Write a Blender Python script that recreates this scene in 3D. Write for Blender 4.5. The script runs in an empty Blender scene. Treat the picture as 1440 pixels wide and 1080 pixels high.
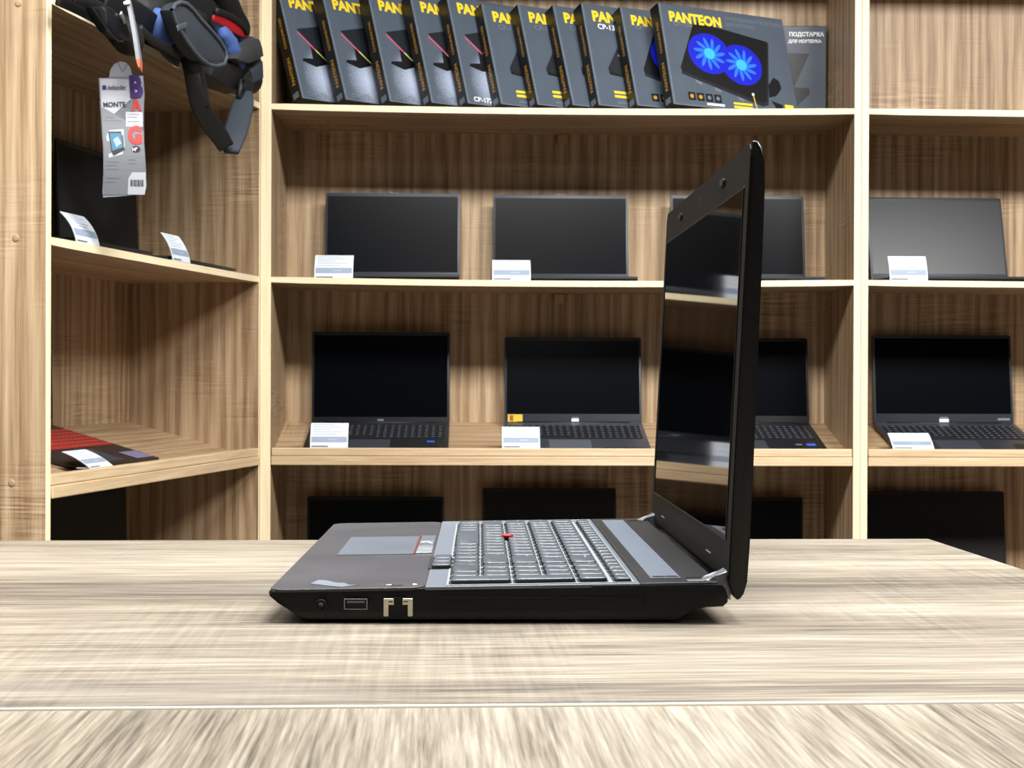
import bpy, bmesh, math, random
from mathutils import Vector, Matrix, noise
R = math.radians
SC = bpy.context.scene
COL = SC.collection
random.seed(7)

# ------------------------------------------------------------------ materials
def s2l(c):
    return tuple(((v / 255) / 12.92 if v / 255 <= .04045 else ((v / 255 + .055) / 1.055) ** 2.4) for v in c) + (1.0,)

def new_mat(name):
    m = bpy.data.materials.new(name)
    m.use_nodes = True
    return m, m.node_tree.nodes, m.node_tree.links, m.node_tree.nodes['Principled BSDF']

def plain(name, rgb, rough=.5, metal=0., spec=.5, coat=0., bump=0., bscale=400, vary=0.):
    m, N, L, b = new_mat(name)
    b.inputs['Base Color'].default_value = s2l(rgb)
    b.inputs['Roughness'].default_value = rough
    b.inputs['Metallic'].default_value = metal
    b.inputs['Specular IOR Level'].default_value = spec
    b.inputs['Coat Weight'].default_value = coat
    tc = N.new('ShaderNodeTexCoord')
    if bump or vary:
        n = N.new('ShaderNodeTexNoise'); n.inputs['Scale'].default_value = bscale
        n.inputs['Detail'].default_value = 4
        L.new(tc.outputs['Object'], n.inputs['Vector'])
        if bump:
            bp = N.new('ShaderNodeBump'); bp.inputs['Strength'].default_value = bump
            bp.inputs['Distance'].default_value = .001
            L.new(n.outputs['Fac'], bp.inputs['Height']); L.new(bp.outputs['Normal'], b.inputs['Normal'])
        if vary:
            n2 = N.new('ShaderNodeTexNoise'); n2.inputs['Scale'].default_value = 14
            n2.inputs['Detail'].default_value = 5
            L.new(tc.outputs['Object'], n2.inputs['Vector'])
            mx = N.new('ShaderNodeMixRGB'); mx.blend_type = 'MULTIPLY'
            mr = N.new('ShaderNodeMapRange'); mr.inputs['To Min'].default_value = 1 - vary; mr.inputs['To Max'].default_value = 1 + vary
            L.new(n2.outputs['Fac'], mr.inputs['Value'])
            mx.inputs['Fac'].default_value = 1; mx.inputs['Color1'].default_value = s2l(rgb)
            L.new(mr.outputs['Result'], mx.inputs['Color2']); L.new(mx.outputs['Color'], b.inputs['Base Color'])
            ad = N.new('ShaderNodeMapRange'); ad.inputs['To Min'].default_value = max(.05, rough - .1); ad.inputs['To Max'].default_value = rough + .1
            L.new(n2.outputs['Fac'], ad.inputs['Value']); L.new(ad.outputs['Result'], b.inputs['Roughness'])
    return m

def wood(name, dark, mid, light, axis=2, freq=26., rough=.5, planks=0., cross=0., cath=.35, knots=0., along=1.6, w_broad=.55, w_streak=.26, w_fine=.6, fal=6.):
    """board laminate; grain runs along the given local axis"""
    m, N, L, b = new_mat(name)
    tc = N.new('ShaderNodeTexCoord'); oi = N.new('ShaderNodeObjectInfo')
    mul = N.new('ShaderNodeVectorMath'); mul.operation = 'SCALE'
    cmb = N.new('ShaderNodeCombineXYZ')
    for i in range(3): L.new(oi.outputs['Random'], cmb.inputs[i])
    L.new(cmb.outputs[0], mul.inputs[0]); mul.inputs['Scale'].default_value = 9.
    add = N.new('ShaderNodeVectorMath'); L.new(tc.outputs['Object'], add.inputs[0]); L.new(mul.outputs[0], add.inputs[1])
    def mapped(along, across):
        mp = N.new('ShaderNodeMapping'); s = [across] * 3; s[axis] = along
        mp.inputs['Scale'].default_value = s
        L.new(add.outputs[0], mp.inputs['Vector']); return mp.outputs[0]
    def nz(vec, scale, detail=4, dist=0.):
        n = N.new('ShaderNodeTexNoise'); n.inputs['Scale'].default_value = scale
        n.inputs['Detail'].default_value = detail; n.inputs['Distortion'].default_value = dist
        n.inputs['Roughness'].default_value = .6
        L.new(vec, n.inputs['Vector']); return n.outputs['Fac']
    def math_(op, a, bb):
        n = N.new('ShaderNodeMath'); n.operation = op
        for i, v in enumerate((a, bb)):
            if isinstance(v, (int, float)): n.inputs[i].default_value = v
            else: L.new(v, n.inputs[i])
        return n.outputs[0]
    broad = nz(mapped(.55, 5.5), 1.6, 3, .5)
    streak = nz(mapped(along, freq), 1.3, 5, .25)
    fine = nz(mapped(fal, freq * 4), 1.2, 3)
    wv = N.new('ShaderNodeTexWave'); wv.wave_type = 'RINGS'
    wv.rings_direction = 'XYZ'[axis] if axis != 2 else 'Z'
    wv.inputs['Scale'].default_value = 2.4; wv.inputs['Distortion'].default_value = 9.
    wv.inputs['Detail'].default_value = 3; wv.inputs['Detail Scale'].default_value = 1.1
    L.new(mapped(.35, 5.), wv.inputs['Vector'])
    t = math_('ADD', math_('MULTIPLY', broad, w_broad), math_('MULTIPLY', streak, w_streak))
    t = math_('ADD', t, math_('MULTIPLY', fine, w_fine))
    t = math_('ADD', t, math_('MULTIPLY', wv.outputs['Fac'], cath * .45))
    if cross:
        c = nz(mapped(230., 9.), 1., 2)
        patch = nz(mapped(5., 3.), 1., 2)
        cm = math_('MULTIPLY', math_('MAXIMUM', math_('SUBTRACT', patch, .5), 0.), math_('SUBTRACT', c, .5))
        t = math_('ADD', t, math_('MULTIPLY', cm, cross * 10))
    t = math_('SUBTRACT', t, (w_broad + w_streak + w_fine) / 2 - .5 + cath * .22)
    rp = N.new('ShaderNodeValToRGB')
    e = rp.color_ramp.elements
    e[0].position = .25; e[0].color = s2l(dark); e[1].position = .8; e[1].color = s2l(light)
    x = rp.color_ramp.elements.new(.52); x.color = s2l(mid)
    L.new(t, rp.inputs['Fac'])
    out = rp.outputs['Color']
    if planks:
        # tonal bands of printed planks
        sp = N.new('ShaderNodeSeparateXYZ'); L.new(add.outputs[0], sp.inputs[0])
        ax = 0 if axis != 0 else 1
        fl = math_('FLOOR', math_('MULTIPLY', sp.outputs[ax], 9.), 0.)
        wn = N.new('ShaderNodeTexWhiteNoise'); wn.noise_dimensions = '1D'; L.new(fl, wn.inputs['W'])
        mr = N.new('ShaderNodeMapRange'); mr.inputs['To Min'].default_value = 1 - planks; mr.inputs['To Max'].default_value = 1 + planks * .6
        L.new(wn.outputs['Value'], mr.inputs['Value'])
        mx = N.new('ShaderNodeMixRGB'); mx.blend_type = 'MULTIPLY'; mx.inputs['Fac'].default_value = 1
        L.new(out, mx.inputs['Color1']); L.new(mr.outputs['Result'], mx.inputs['Color2']); out = mx.outputs['Color']
    if knots:
        # greyish worn patches and fine dark cracks of a rustic oak print
        pt = nz(mapped(1.3, 6.), 1.5, 4, .6)
        r2 = N.new('ShaderNodeMapRange'); r2.inputs['From Min'].default_value = .52; r2.inputs['From Max'].default_value = .72
        r2.inputs['To Min'].default_value = 0; r2.inputs['To Max'].default_value = knots; r2.clamp = True
        L.new(pt, r2.inputs['Value'])
        mx = N.new('ShaderNodeMixRGB'); mx.inputs['Color2'].default_value = s2l((122, 116, 108))
        L.new(r2.outputs['Result'], mx.inputs['Fac']); L.new(out, mx.inputs['Color1']); out = mx.outputs['Color']
        ck = nz(mapped(2.2, 46.), 1., 5, .8)
        r3 = N.new('ShaderNodeMapRange'); r3.inputs['From Min'].default_value = .66; r3.inputs['From Max'].default_value = .78
        r3.inputs['To Min'].default_value = 0; r3.inputs['To Max'].default_value = .75; r3.clamp = True
        L.new(ck, r3.inputs['Value'])
        mx = N.new('ShaderNodeMixRGB'); mx.inputs['Color2'].default_value = s2l((96, 84, 74))
        L.new(r3.outputs['Result'], mx.inputs['Fac']); L.new(out, mx.inputs['Color1']); out = mx.outputs['Color']
    L.new(out, b.inputs['Base Color'])
    b.inputs['Roughness'].default_value = rough
    bp = N.new('ShaderNodeBump'); bp.inputs['Strength'].default_value = .12; bp.inputs['Distance'].default_value = .001
    L.new(t, bp.inputs['Height']); L.new(bp.outputs['Normal'], b.inputs['Normal'])
    return m

OAK = ((122, 94, 67), (167, 140, 108), (196, 174, 142))
M = {}
M['oak_v'] = wood('oak_vertical', *OAK, axis=2, planks=.10, cross=.5, cath=.5, freq=80)
M['oak_h'] = wood('oak_horizontal', *OAK, axis=0, cross=.3, cath=.3, freq=80)
M['edge_v'] = wood('edge_band_vertical', (216, 198, 160), (232, 216, 180), (242, 230, 200), axis=2, freq=60, cath=.1)
M['edge_h'] = wood('edge_band_horizontal', (216, 198, 160), (232, 216, 180), (242, 230, 200), axis=0, freq=60, cath=.1)
M['lip'] = wood('lip_oak', (168, 142, 108), (200, 175, 140), (222, 202, 168), axis=0, freq=50, cath=.15)
DESK = ((68, 62, 54), (115, 107, 94), (148, 141, 128))
M['desk_x'] = wood('desk_oak_lengthwise', *DESK, axis=0, freq=95, rough=.42, cath=.12, knots=.55, along=4.5, cross=.25, w_broad=.8, w_streak=.5, w_fine=.85, fal=14.)
M['desk_y'] = wood('desk_oak_crosswise', *DESK, axis=1, freq=110, rough=.42, cath=.15, knots=.5, along=5., w_broad=.7, w_streak=.4, w_fine=1., fal=14.)
M['desk_edge'] = plain('desk_edge_band', (186, 180, 166), .4)
M['desk_leg'] = plain('desk_leg_grey', (120, 112, 100), .5)
M['black'] = plain('black_plastic', (5, 6, 7), .4, spec=.35, bump=.15, bscale=1800)
M['bezel'] = plain('bezel_matte_black', (6, 6, 7), .55, spec=.2, bump=.1, bscale=2500)
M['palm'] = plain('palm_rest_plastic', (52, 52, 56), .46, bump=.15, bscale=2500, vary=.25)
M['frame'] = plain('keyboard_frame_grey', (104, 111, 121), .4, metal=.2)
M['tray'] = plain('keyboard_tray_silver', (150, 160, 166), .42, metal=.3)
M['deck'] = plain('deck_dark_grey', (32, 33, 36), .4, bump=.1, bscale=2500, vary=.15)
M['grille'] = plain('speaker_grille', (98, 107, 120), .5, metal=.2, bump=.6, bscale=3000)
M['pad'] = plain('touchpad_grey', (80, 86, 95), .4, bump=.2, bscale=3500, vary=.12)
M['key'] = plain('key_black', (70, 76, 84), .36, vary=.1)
M['gapshade'] = plain('key_gap_shade', (10, 11, 13), .6)  # near-black for the shade painted into the key gaps
M['legend'] = plain('key_legend_white', (188, 194, 202), .5)
M['red'] = plain('pointer_red', (190, 32, 36), .5)
M['red_trim'] = plain('button_red_trim', (98, 30, 34), .5)
M['silver'] = plain('silver_plastic', (150, 154, 160), .35, metal=.5)
M['hinge'] = plain('hinge_grey', (128, 132, 138), .35, metal=.4)
M['portmetal'] = plain('port_metal', (226, 220, 198), .4, metal=.2)
M['hole'] = plain('port_hole', (4, 4, 5), .8)
M['sticker'] = plain('silver_sticker', (128, 137, 148), .32, metal=.3, vary=.15)
M['led'] = plain('led_lens', (240, 240, 235), .4)
M['screen'] = plain('screen_glass', (3, 3, 4), .04, spec=.3)
M['screen_m'] = plain('screen_matte', (2, 4, 8), .24, spec=.12)
M['screen_v'] = plain('screen_matte_sheen', (3, 6, 11), .3, spec=.19)
M['lapbody'] = plain('laptop_charcoal', (46, 50, 57), .42, metal=.2)
M['lapblack'] = plain('laptop_black', (18, 20, 24), .45)
M['lapgrey'] = plain('laptop_grey', (66, 71, 79), .4, metal=.35)
M['lapbrown'] = plain('laptop_brown', (44, 34, 32), .42)
M['keycap'] = plain('keycap_dark', (26, 28, 33), .5)
M['keylight'] = plain('keycap_legend', (88, 94, 104), .5)
M['redkey'] = plain('keycap_red', (150, 44, 38), .5)
M['redleg'] = plain('keycap_red_legend', (198, 96, 84), .5)
M['blue_st'] = plain('blue_sticker', (52, 92, 205), .35)
M['yellow_st'] = plain('yellow_sticker', (214, 176, 40), .4)
M['dark_st'] = plain('dark_sticker', (16, 20, 20), .4)
M['violet_st'] = plain('violet_sticker', (120, 116, 150), .35)
M['mark'] = plain('pale_mark', (214, 220, 226), .35)
M['card'] = plain('white_card', (206, 213, 222), .55)
M['cardband'] = plain('card_blue_grey_band', (136, 149, 170), .55)
M['cardtext'] = plain('card_print_grey', (158, 166, 176), .6)
M['carddark'] = plain('card_print_dark', (92, 98, 104), .6)
M['acrylic'] = plain('clear_holder', (206, 214, 220), .15)
M['cover'] = plain('box_cover_grey', (78, 88, 100), .36, spec=.4, vary=.14)
M['boxblack'] = plain('box_black', (8, 8, 9), .4)
M['boxedge'] = plain('box_fold_pale', (112, 122, 134), .4)
M['yellow'] = plain('print_yellow', (240, 206, 44), .45)
M['gold'] = plain('print_gold', (176, 134, 40), .45)
M['white'] = plain('print_white', (236, 240, 242), .45)
M['pgrey'] = plain('print_grey', (104, 112, 122), .45)
M['pdark'] = plain('print_dark', (28, 32, 38), .4)
M['pblack'] = plain('print_black', (12, 13, 16), .4)
M['pblue'] = plain('print_blue', (18, 28, 190), .4)
M['pblue2'] = plain('print_mid_blue', (40, 112, 240), .4)
M['pcyan'] = plain('print_cyan', (56, 176, 250), .4)
M['ppink'] = plain('print_pink', (200, 84, 112), .4)
M['plime'] = plain('print_lime', (196, 206, 110), .4)
M['pskyblue'] = plain('print_sky_blue', (64, 120, 214), .4)
M['bagblack'] = plain('bag_nylon', (13, 14, 16), .62, bump=.5, bscale=900)
M['bagpad'] = plain('bag_pad_slate', (46, 53, 62), .7, bump=.5, bscale=1500)
M['bagflap'] = plain('bag_flap_grey', (56, 59, 62), .7, bump=.4, bscale=1200)
M['binding'] = plain('bag_binding', (66, 72, 80), .6)
M['bagblue'] = plain('bag_lining_blue', (70, 98, 160), .7, bump=.4, bscale=300, vary=.2)
M['bagnavy'] = plain('bag_lining_navy', (22, 28, 66), .7)
M['bagred'] = plain('bag_zip_red', (178, 20, 30), .5)
M['strap'] = plain('strap_webbing', (16, 18, 21), .55, bump=.5, bscale=1600)
M['buckle'] = plain('buckle_plastic', (20, 21, 23), .22)
M['thread'] = plain('thread_brown', (70, 52, 38), .6)
M['tagorange'] = plain('tag_orange_tip', (206, 104, 74), .5)
M['tagred'] = plain('print_red', (158, 24, 20), .45)
M['tagpurple'] = plain('print_purple', (42, 18, 78), .45)
M['tagteal'] = plain('print_teal', (44, 106, 130), .45)
M['taggrey'] = plain('tag_grey', (98, 101, 107), .5)
M['taggrey2'] = plain('tag_pale_grey', (130, 133, 140), .5)
M['tagwhite'] = plain('tag_white', (156, 159, 167), .5)
M['tagblack'] = plain('print_ink', (30, 28, 32), .5)
M['wall'] = plain('painted_wall', (214, 210, 202), .8, bump=.1, bscale=120)
M['ceil'] = plain('ceiling_white', (150, 150, 148), .85, bump=.1, bscale=60)
M['floor'] = plain('floor_tiles', (92, 86, 78), .5, vary=.15)
M['cap'] = plain('screw_cap', (160, 136, 106), .5)
M['block'] = plain('oak_block', (168, 132, 92), .5)

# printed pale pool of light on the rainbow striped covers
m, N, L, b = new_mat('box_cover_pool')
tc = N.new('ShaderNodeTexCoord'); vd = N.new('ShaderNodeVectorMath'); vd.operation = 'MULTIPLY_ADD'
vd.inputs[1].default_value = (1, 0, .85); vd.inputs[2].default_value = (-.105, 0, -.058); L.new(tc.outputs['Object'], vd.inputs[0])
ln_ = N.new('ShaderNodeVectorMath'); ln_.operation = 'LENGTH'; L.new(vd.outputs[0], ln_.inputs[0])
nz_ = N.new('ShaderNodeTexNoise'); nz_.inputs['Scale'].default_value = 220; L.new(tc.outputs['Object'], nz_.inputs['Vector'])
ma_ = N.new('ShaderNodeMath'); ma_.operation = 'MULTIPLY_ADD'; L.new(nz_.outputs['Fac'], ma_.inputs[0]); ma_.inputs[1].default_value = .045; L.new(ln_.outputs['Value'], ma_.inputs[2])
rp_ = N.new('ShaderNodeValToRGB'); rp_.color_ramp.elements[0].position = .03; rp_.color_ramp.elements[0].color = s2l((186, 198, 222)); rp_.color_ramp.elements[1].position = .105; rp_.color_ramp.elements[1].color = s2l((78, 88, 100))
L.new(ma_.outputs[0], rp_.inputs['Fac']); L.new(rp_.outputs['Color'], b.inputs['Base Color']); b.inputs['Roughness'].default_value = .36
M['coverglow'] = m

# ------------------------------------------------------------------ mesh builder
class MB:
    def __init__(s):
        s.bm = bmesh.new(); s.mats = []
    def mi(s, mat):
        if mat not in s.mats: s.mats.append(mat)
        return s.mats.index(mat)
    def _add(s, verts, faces, mat, smooth=False, mx=None):
        i = s.mi(mat)
        vs = [s.bm.verts.new((mx @ Vector(v)) if mx else v) for v in verts]
        out = []
        for f in faces:
            try: fc = s.bm.faces.new([vs[k] for k in f])
            except ValueError: continue
            fc.material_index = i; fc.smooth = smooth; out.append(fc)
        return vs, out
    def box(s, x0, x1, y0, y1, z0, z1, mat, bev=0., seg=2, mx=None, front=None):
        v = [(x, y, z) for x in (x0, x1) for y in (y0, y1) for z in (z0, z1)]
        f = [(0, 1, 3, 2), (4, 6, 7, 5), (0, 4, 5, 1), (2, 3, 7, 6), (0, 2, 6, 4), (1, 5, 7, 3)]
        vs, fs = s._add(v, f, mat, mx=mx)
        if front: fs[2].material_index = s.mi(front)
        if bev:
            es = list({e for fc in fs for e in fc.edges})
            bmesh.ops.bevel(s.bm, geom=es, offset=bev, segments=seg, profile=.5, affect='EDGES', clamp_overlap=True)
        return vs
    def prism(s, pts, d0, d1, mat, axis='y', bev=0., seg=2, mx=None, capmat=None):
        """closed outline pts (2D) extruded along an axis: 'y' pts=(x,z); 'x' pts=(y,z); 'z' pts=(x,y)"""
        def P(p, d):
            return {'y': (p[0], d, p[1]), 'x': (d, p[0], p[1]), 'z': (p[0], p[1], d)}[axis]
        n = len(pts)
        v = [P(p, d0) for p in pts] + [P(p, d1) for p in pts]
        f = [tuple(range(n)), tuple(range(2 * n - 1, n - 1, -1))] + [(i, i + n, (i + 1) % n + n, (i + 1) % n) for i in range(n)]
        vs, fs = s._add(v, f, mat, mx=mx)
        if capmat: fs[0].material_index = s.mi(capmat)
        if bev:
            es = list({e for fc in fs[:2] for e in fc.edges})
            bmesh.ops.bevel(s.bm, geom=es, offset=bev, segments=seg, profile=.5, affect='EDGES', clamp_overlap=True)
        return vs, fs
    def flat(s, pts, mat, mx=None):
        return s._add(pts, [tuple(range(len(pts)))], mat, mx=mx)
    def tube(s, path, r, mat, n=8, cap=True):
        path = [Vector(p) for p in path]
        rs = r if isinstance(r, (list, tuple)) else [r] * len(path)
        v = []; up = Vector((0, 0, 1))
        t0 = (path[1] - path[0]).normalized()
        a = t0.cross(up)
        if a.length < 1e-3: a = t0.cross(Vector((1, 0, 0)))
        a.normalize()
        for i, p in enumerate(path):
            t = (path[min(i + 1, len(path) - 1)] - path[max(i - 1, 0)]).normalized()
            a = (a - t * a.dot(t)).normalized(); bb = t.cross(a)
            for k in range(n):
                th = 2 * math.pi * k / n
                v.append(p + (a * math.cos(th) + bb * math.sin(th)) * rs[i])
        f = [(i * n + k, i * n + (k + 1) % n, (i + 1) * n + (k + 1) % n, (i + 1) * n + k) for i in range(len(path) - 1) for k in range(n)]
        if cap: f += [tuple(range(n - 1, -1, -1)), tuple(range((len(path) - 1) * n, len(path) * n))]
        s._add(v, f, mat, smooth=True)
    def lathe(s, prof, mat, n=20, mx=None):
        v = []; f = []
        for (r, z) in prof:
            for k in range(n): v.append((r * math.cos(2 * math.pi * k / n), r * math.sin(2 * math.pi * k / n), z))
        for i in range(len(prof) - 1):
            for k in range(n): f.append((i * n + k, i * n + (k + 1) % n, (i + 1) * n + (k + 1) % n, (i + 1) * n + k))
        f += [tuple(range(n - 1, -1, -1)), tuple(range((len(prof) - 1) * n, len(prof) * n))]
        s._add(v, f, mat, smooth=True, mx=mx)
    def text(s, txt, size, mat, mx, bold=0., center=False, sx=1.):
        vs, fs = glyphs(txt, bold)
        o = -max(v[0] for v in vs) / 2 if center and vs else 0
        s._add([((v[0] + o) * size * sx, v[1] * size, 0) for v in vs], fs, mat, mx=mx)
    def ribbon(s, pts, width, thick, mat, wdir, seg=4):
        """soft webbing along pts; wdir gives the width direction at each point"""
        pts = [Vector(p) for p in pts]
        P = []; W = []; D = []
        ws = width if isinstance(width, (list, tuple)) else [width] * len(pts)
        wd = [Vector(w).normalized() for w in (wdir if isinstance(wdir[0], (list, tuple, Vector)) else [wdir] * len(pts))]
        n = len(pts)
        for i in range(n - 1):
            p0, p1, p2, p3 = pts[max(i - 1, 0)], pts[i], pts[i + 1], pts[min(i + 2, n - 1)]
            for k in range(seg):
                t = k / seg
                P.append(.5 * ((2 * p1) + (p2 - p0) * t + (2 * p0 - 5 * p1 + 4 * p2 - p3) * t * t + (3 * p1 - p0 - 3 * p2 + p3) * t ** 3))
                W.append(ws[i] * (1 - t) + ws[i + 1] * t); D.append((wd[i] * (1 - t) + wd[i + 1] * t).normalized())
        P.append(pts[-1]); W.append(ws[-1]); D.append(wd[-1])
        v = []
        for i, p in enumerate(P):
            t = (P[min(i + 1, len(P) - 1)] - P[max(i - 1, 0)]).normalized()
            w = (D[i] - t * D[i].dot(t)).normalized(); nn = t.cross(w)
            h = W[i] / 2; q = thick / 2
            for (a, bb) in ((-h, -q * .5), (-h * .8, -q), (h * .8, -q), (h, -q * .5), (h, q * .5), (h * .8, q), (-h * .8, q), (-h, q * .5)):
                v.append(p + w * a + nn * bb)
        m = 8
        f = [(i * m + k, i * m + (k + 1) % m, (i + 1) * m + (k + 1) % m, (i + 1) * m + k) for i in range(len(P) - 1) for k in range(m)]
        f += [tuple(range(m - 1, -1, -1)), tuple(range((len(P) - 1) * m, len(P) * m))]
        s._add(v, f, mat, smooth=True)
    def build(s, name, parent=None, label=None, fix=True):
        if fix: bmesh.ops.recalc_face_normals(s.bm, faces=s.bm.faces)
        me = bpy.data.meshes.new(name); s.bm.to_mesh(me); s.bm.free()
        for m in s.mats: me.materials.append(M[m])
        o = bpy.data.objects.new(name, me); COL.objects.link(o)
        if parent: o.parent = parent
        if label: o['label'] = label
        return o

_gl = {}
def glyphs(txt, bold):
    k = (txt, bold)
    if k not in _gl:
        c = bpy.data.curves.new('lettering_curve', 'FONT'); c.body = txt; c.size = 1; c.offset = bold; c.resolution_u = 3
        o = bpy.data.objects.new('lettering_temp', c); COL.objects.link(o)
        dg = bpy.context.evaluated_depsgraph_get()
        me = bpy.data.meshes.new_from_object(o.evaluated_get(dg))
        _gl[k] = ([tuple(v.co) for v in me.vertices], [tuple(p.vertices) for p in me.polygons])
        bpy.data.objects.remove(o); bpy.data.curves.remove(c); bpy.data.meshes.remove(me)
    return _gl[k]

def thing(name, label, cat, loc=(0, 0, 0), rot=(0, 0, 0), group=None):
    o = bpy.data.objects.new(name, None); o.empty_display_size = .05; COL.objects.link(o)
    o.location = loc; o.rotation_euler = rot
    return tag(o, label, cat, group)
def tag(o, label, cat, group=None):
    o['label'] = label; o['category'] = cat
    if group: o['group'] = group
    return o
def struct(o):
    o['kind'] = 'structure'; return o
def smooth(o, angle=40):
    for p in o.data.polygons: p.use_smooth = True
    o.data.set_sharp_from_angle(angle=R(angle)); return o

# ------------------------------------------------------------------ frames of the two shelving walls
AM = R(1.54)                                            # the long wall, a few metres behind the desk
M0 = Vector((0, 3.9, 0)); MA = Vector((math.cos(AM), math.sin(AM), 0)); MBv = Vector((-math.sin(AM), math.cos(AM), 0))
WF = Vector((-.6371, 3.8829, 0)); WAN = R(79.6)         # the side wall, local x runs away from the camera
WX = Vector((math.cos(WAN), math.sin(WAN), 0)); WY = Vector((-math.sin(WAN), math.cos(WAN), 0))
def main_pt(a, b, z): return M0 + MA * a + MBv * b + Vector((0, 0, z))
def wing_pt(s, q, z): return WF - WX * s + WY * q + Vector((0, 0, z))
EYE = Vector((0, 0, .881)); FPX = 2160.; PITCH = R(.25); ROLL = R(.21)
def ray(px, py):
    fw = Vector((0, math.cos(PITCH), -math.sin(PITCH))); rt = Vector((1, 0, 0)); up = rt.cross(fw)
    rr = rt * math.cos(ROLL) + up * math.sin(ROLL); uu = up * math.cos(ROLL) - rt * math.sin(ROLL)
    return (fw * FPX + rr * (px - 720) + uu * (540 - py)).normalized()
def wing_at(px, py, q):
    """point of the plane q metres behind the side wall's front, as wing-local (x, y, z)"""
    d = ray(px, py); p0 = WF + WY * q
    t = (p0 - EYE).dot(WY) / d.dot(WY); p = EYE + d * t - WF
    return Vector((p.dot(WX), p.dot(WY), p.z))

# ------------------------------------------------------------------ room shell
def slab_obj(name, x0, x1, y0, y1, z0, z1, mat):
    b = MB(); b.box(x0, x1, y0, y1, z0, z1, mat); return struct(b.build(name))
slab_obj('floor', -4, 5, -4, 4.8, -.05, 0, 'floor')
slab_obj('ceiling', -4, 5, -4, 4.8, 2.95, 3.0, 'ceil')
b = MB(); b.box(-2.6, 4.2, .345, .42, 0, 2.95, 'wall'); wb = struct(b.build('wall_back')); wb.location = M0; wb.rotation_euler.z = AM
b = MB(); b.box(-1.2, .02, .375, .45, 0, 2.95, 'wall'); wl = struct(b.build('wall_left')); wl.location = WF; wl.rotation_euler.z = WAN

# ------------------------------------------------------------------ shelving units
LEV1B, LEV1T = 1.1180, 1.1335
LEV0B, LEV0T = 1.5555, 1.5715
LIPT, LIPM, LIPB = .7005, .6785, .6570
SLF, SLK = .674, .2545                                  # sloped board: height at the front, rise per metre
SL = math.atan(SLK)
def sag_shelf(x0, x1, y0, y1, zb, zt, sag, parent, n=18):
    mb = MB(); pts = []
    c = (x0 + x1) / 2; h = (x1 - x0) / 2
    dz = lambda x: -sag * (1 - ((x - c) / h) ** 2)
    xs = [x0 + (x1 - x0) * i / n for i in range(n + 1)]
    v = []; f = []
    for x in xs: v += [(x, y0, zb + dz(x)), (x, y0, zt + dz(x)), (x, y1, zt + dz(x)), (x, y1, zb + dz(x))]
    vs, fs = mb._add(v, [(4 * i + k, 4 * i + (k + 1) % 4, 4 * i + 4 + (k + 1) % 4, 4 * i + 4 + k) for i in range(n) for k in range(4)] + [(0, 3, 2, 1), (4 * n, 4 * n + 1, 4 * n + 2, 4 * n + 3)], 'oak_h')
    e = mb.mi('edge_h')
    for i in range(n): fs[4 * i].material_index = e
    bmesh.ops.bevel(mb.bm, geom=[ed for ed in mb.bm.edges if all(abs(w.co.y - y0) < 1e-6 for w in ed.verts) and abs(ed.verts[0].co.x - ed.verts[1].co.x) > 1e-4], offset=.0012, segments=1, affect='EDGES')
    return mb.build('shelf', parent)
def sloped(x0, x1, depth, base, parent):
    z = lambda y: base + SLF - LIPB + SLK * y
    mb = MB()
    mb.prism([(.021, z(.021) - .016), (.021, z(.021)), (depth, z(depth)), (depth, z(depth) - .016)], x0, x1, 'oak_h', axis='x')
    mb.box(x0, x1, .004, depth, base, base + .016, 'oak_h')
    o = mb.build('sloped_shelf', parent)
    mb = MB()
    mb.box(x0 + .002, x1 - .002, 0, .0205, base + .0232, base + .0435, 'lip', bev=.0025, seg=2)
    mb.box(x0 + .002, x1 - .002, -.003, .0205, base, base + .0226, 'lip', bev=.0018, seg=2)
    mb.build('front_rail', o)
    return o
def unit(name, label, loc, rz, x0, x1, depth, sides, sag, blocks=(), caps=()):
    """sides: (left panel outer x, right panel outer x); bay between x0 and x1"""
    u = thing(name, label, 'shelving unit', loc, (0, 0, rz))
    for (p0, p1) in sides:
        mb = MB(); mb.box(p0, p1, 0, depth, 0, 2.30, 'oak_v', bev=.001, seg=1, front='edge_v')
        for f in mb.bm.faces:
            if f.calc_center_median().y < .0011: f.material_index = mb.mi('edge_v')
        sp = mb.build('side_panel', u)
        if caps and p0 < (x0 + x1) / 2:
            for (cy, cz) in caps:
                c = MB(); c.lathe([(.0, 0), (.0065, 0), (.0065, .0008), (.005, .0012)], 'cap', 14, Matrix.Translation((p0, cy, cz)) @ Matrix.Rotation(R(-90), 4, 'Y'))
                c.build('screw_cap', sp)
    mb = MB(); mb.box(x0 - .008, x1 + .008, depth, depth + .012, 0, 2.30, 'oak_v'); mb.build('back_panel', u)
    sag_shelf(x0, x1, .002, depth, 2.285, 2.30, 0, u)
    sag_shelf(x0, x1, .001, depth, 2.02, 2.036, 0, u)
    sag_shelf(x0, x1, .001, depth, LEV0B, LEV0T, sag, u)
    sag_shelf(x0, x1, .001, depth, LEV1B, LEV1T, sag, u)
    sloped(x0, x1, depth, LIPB, u)
    sloped(x0, x1, depth, LIPB - .40, u)
    mb = MB(); mb.box(x0, x1, .02, .036, 0, .08, 'oak_h'); mb.build('plinth', u)
    for (bx, bz) in blocks:
        mb = MB(); mb.box(bx - .014, bx + .014, depth - .016, depth, bz - .026, bz, 'block', bev=.002); mb.build('support_block', u)
    return u
unit('shelving_unit', 'pale oak display shelving unit directly behind the open laptop, boxes on its upper shelf', M0, AM,
     -.6105, .8725, .325, ((-.6375, -.6105), (.8725, .8905)), .0065, ((.145, 1.5485), (.138, 1.1105)))
unit('shelving_unit', 'pale oak display shelving unit at the right end with an empty upper shelf', M0, AM,
     .9095, 2.39, .325, ((.8912, .9095), (2.39, 2.408)), .003)
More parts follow.
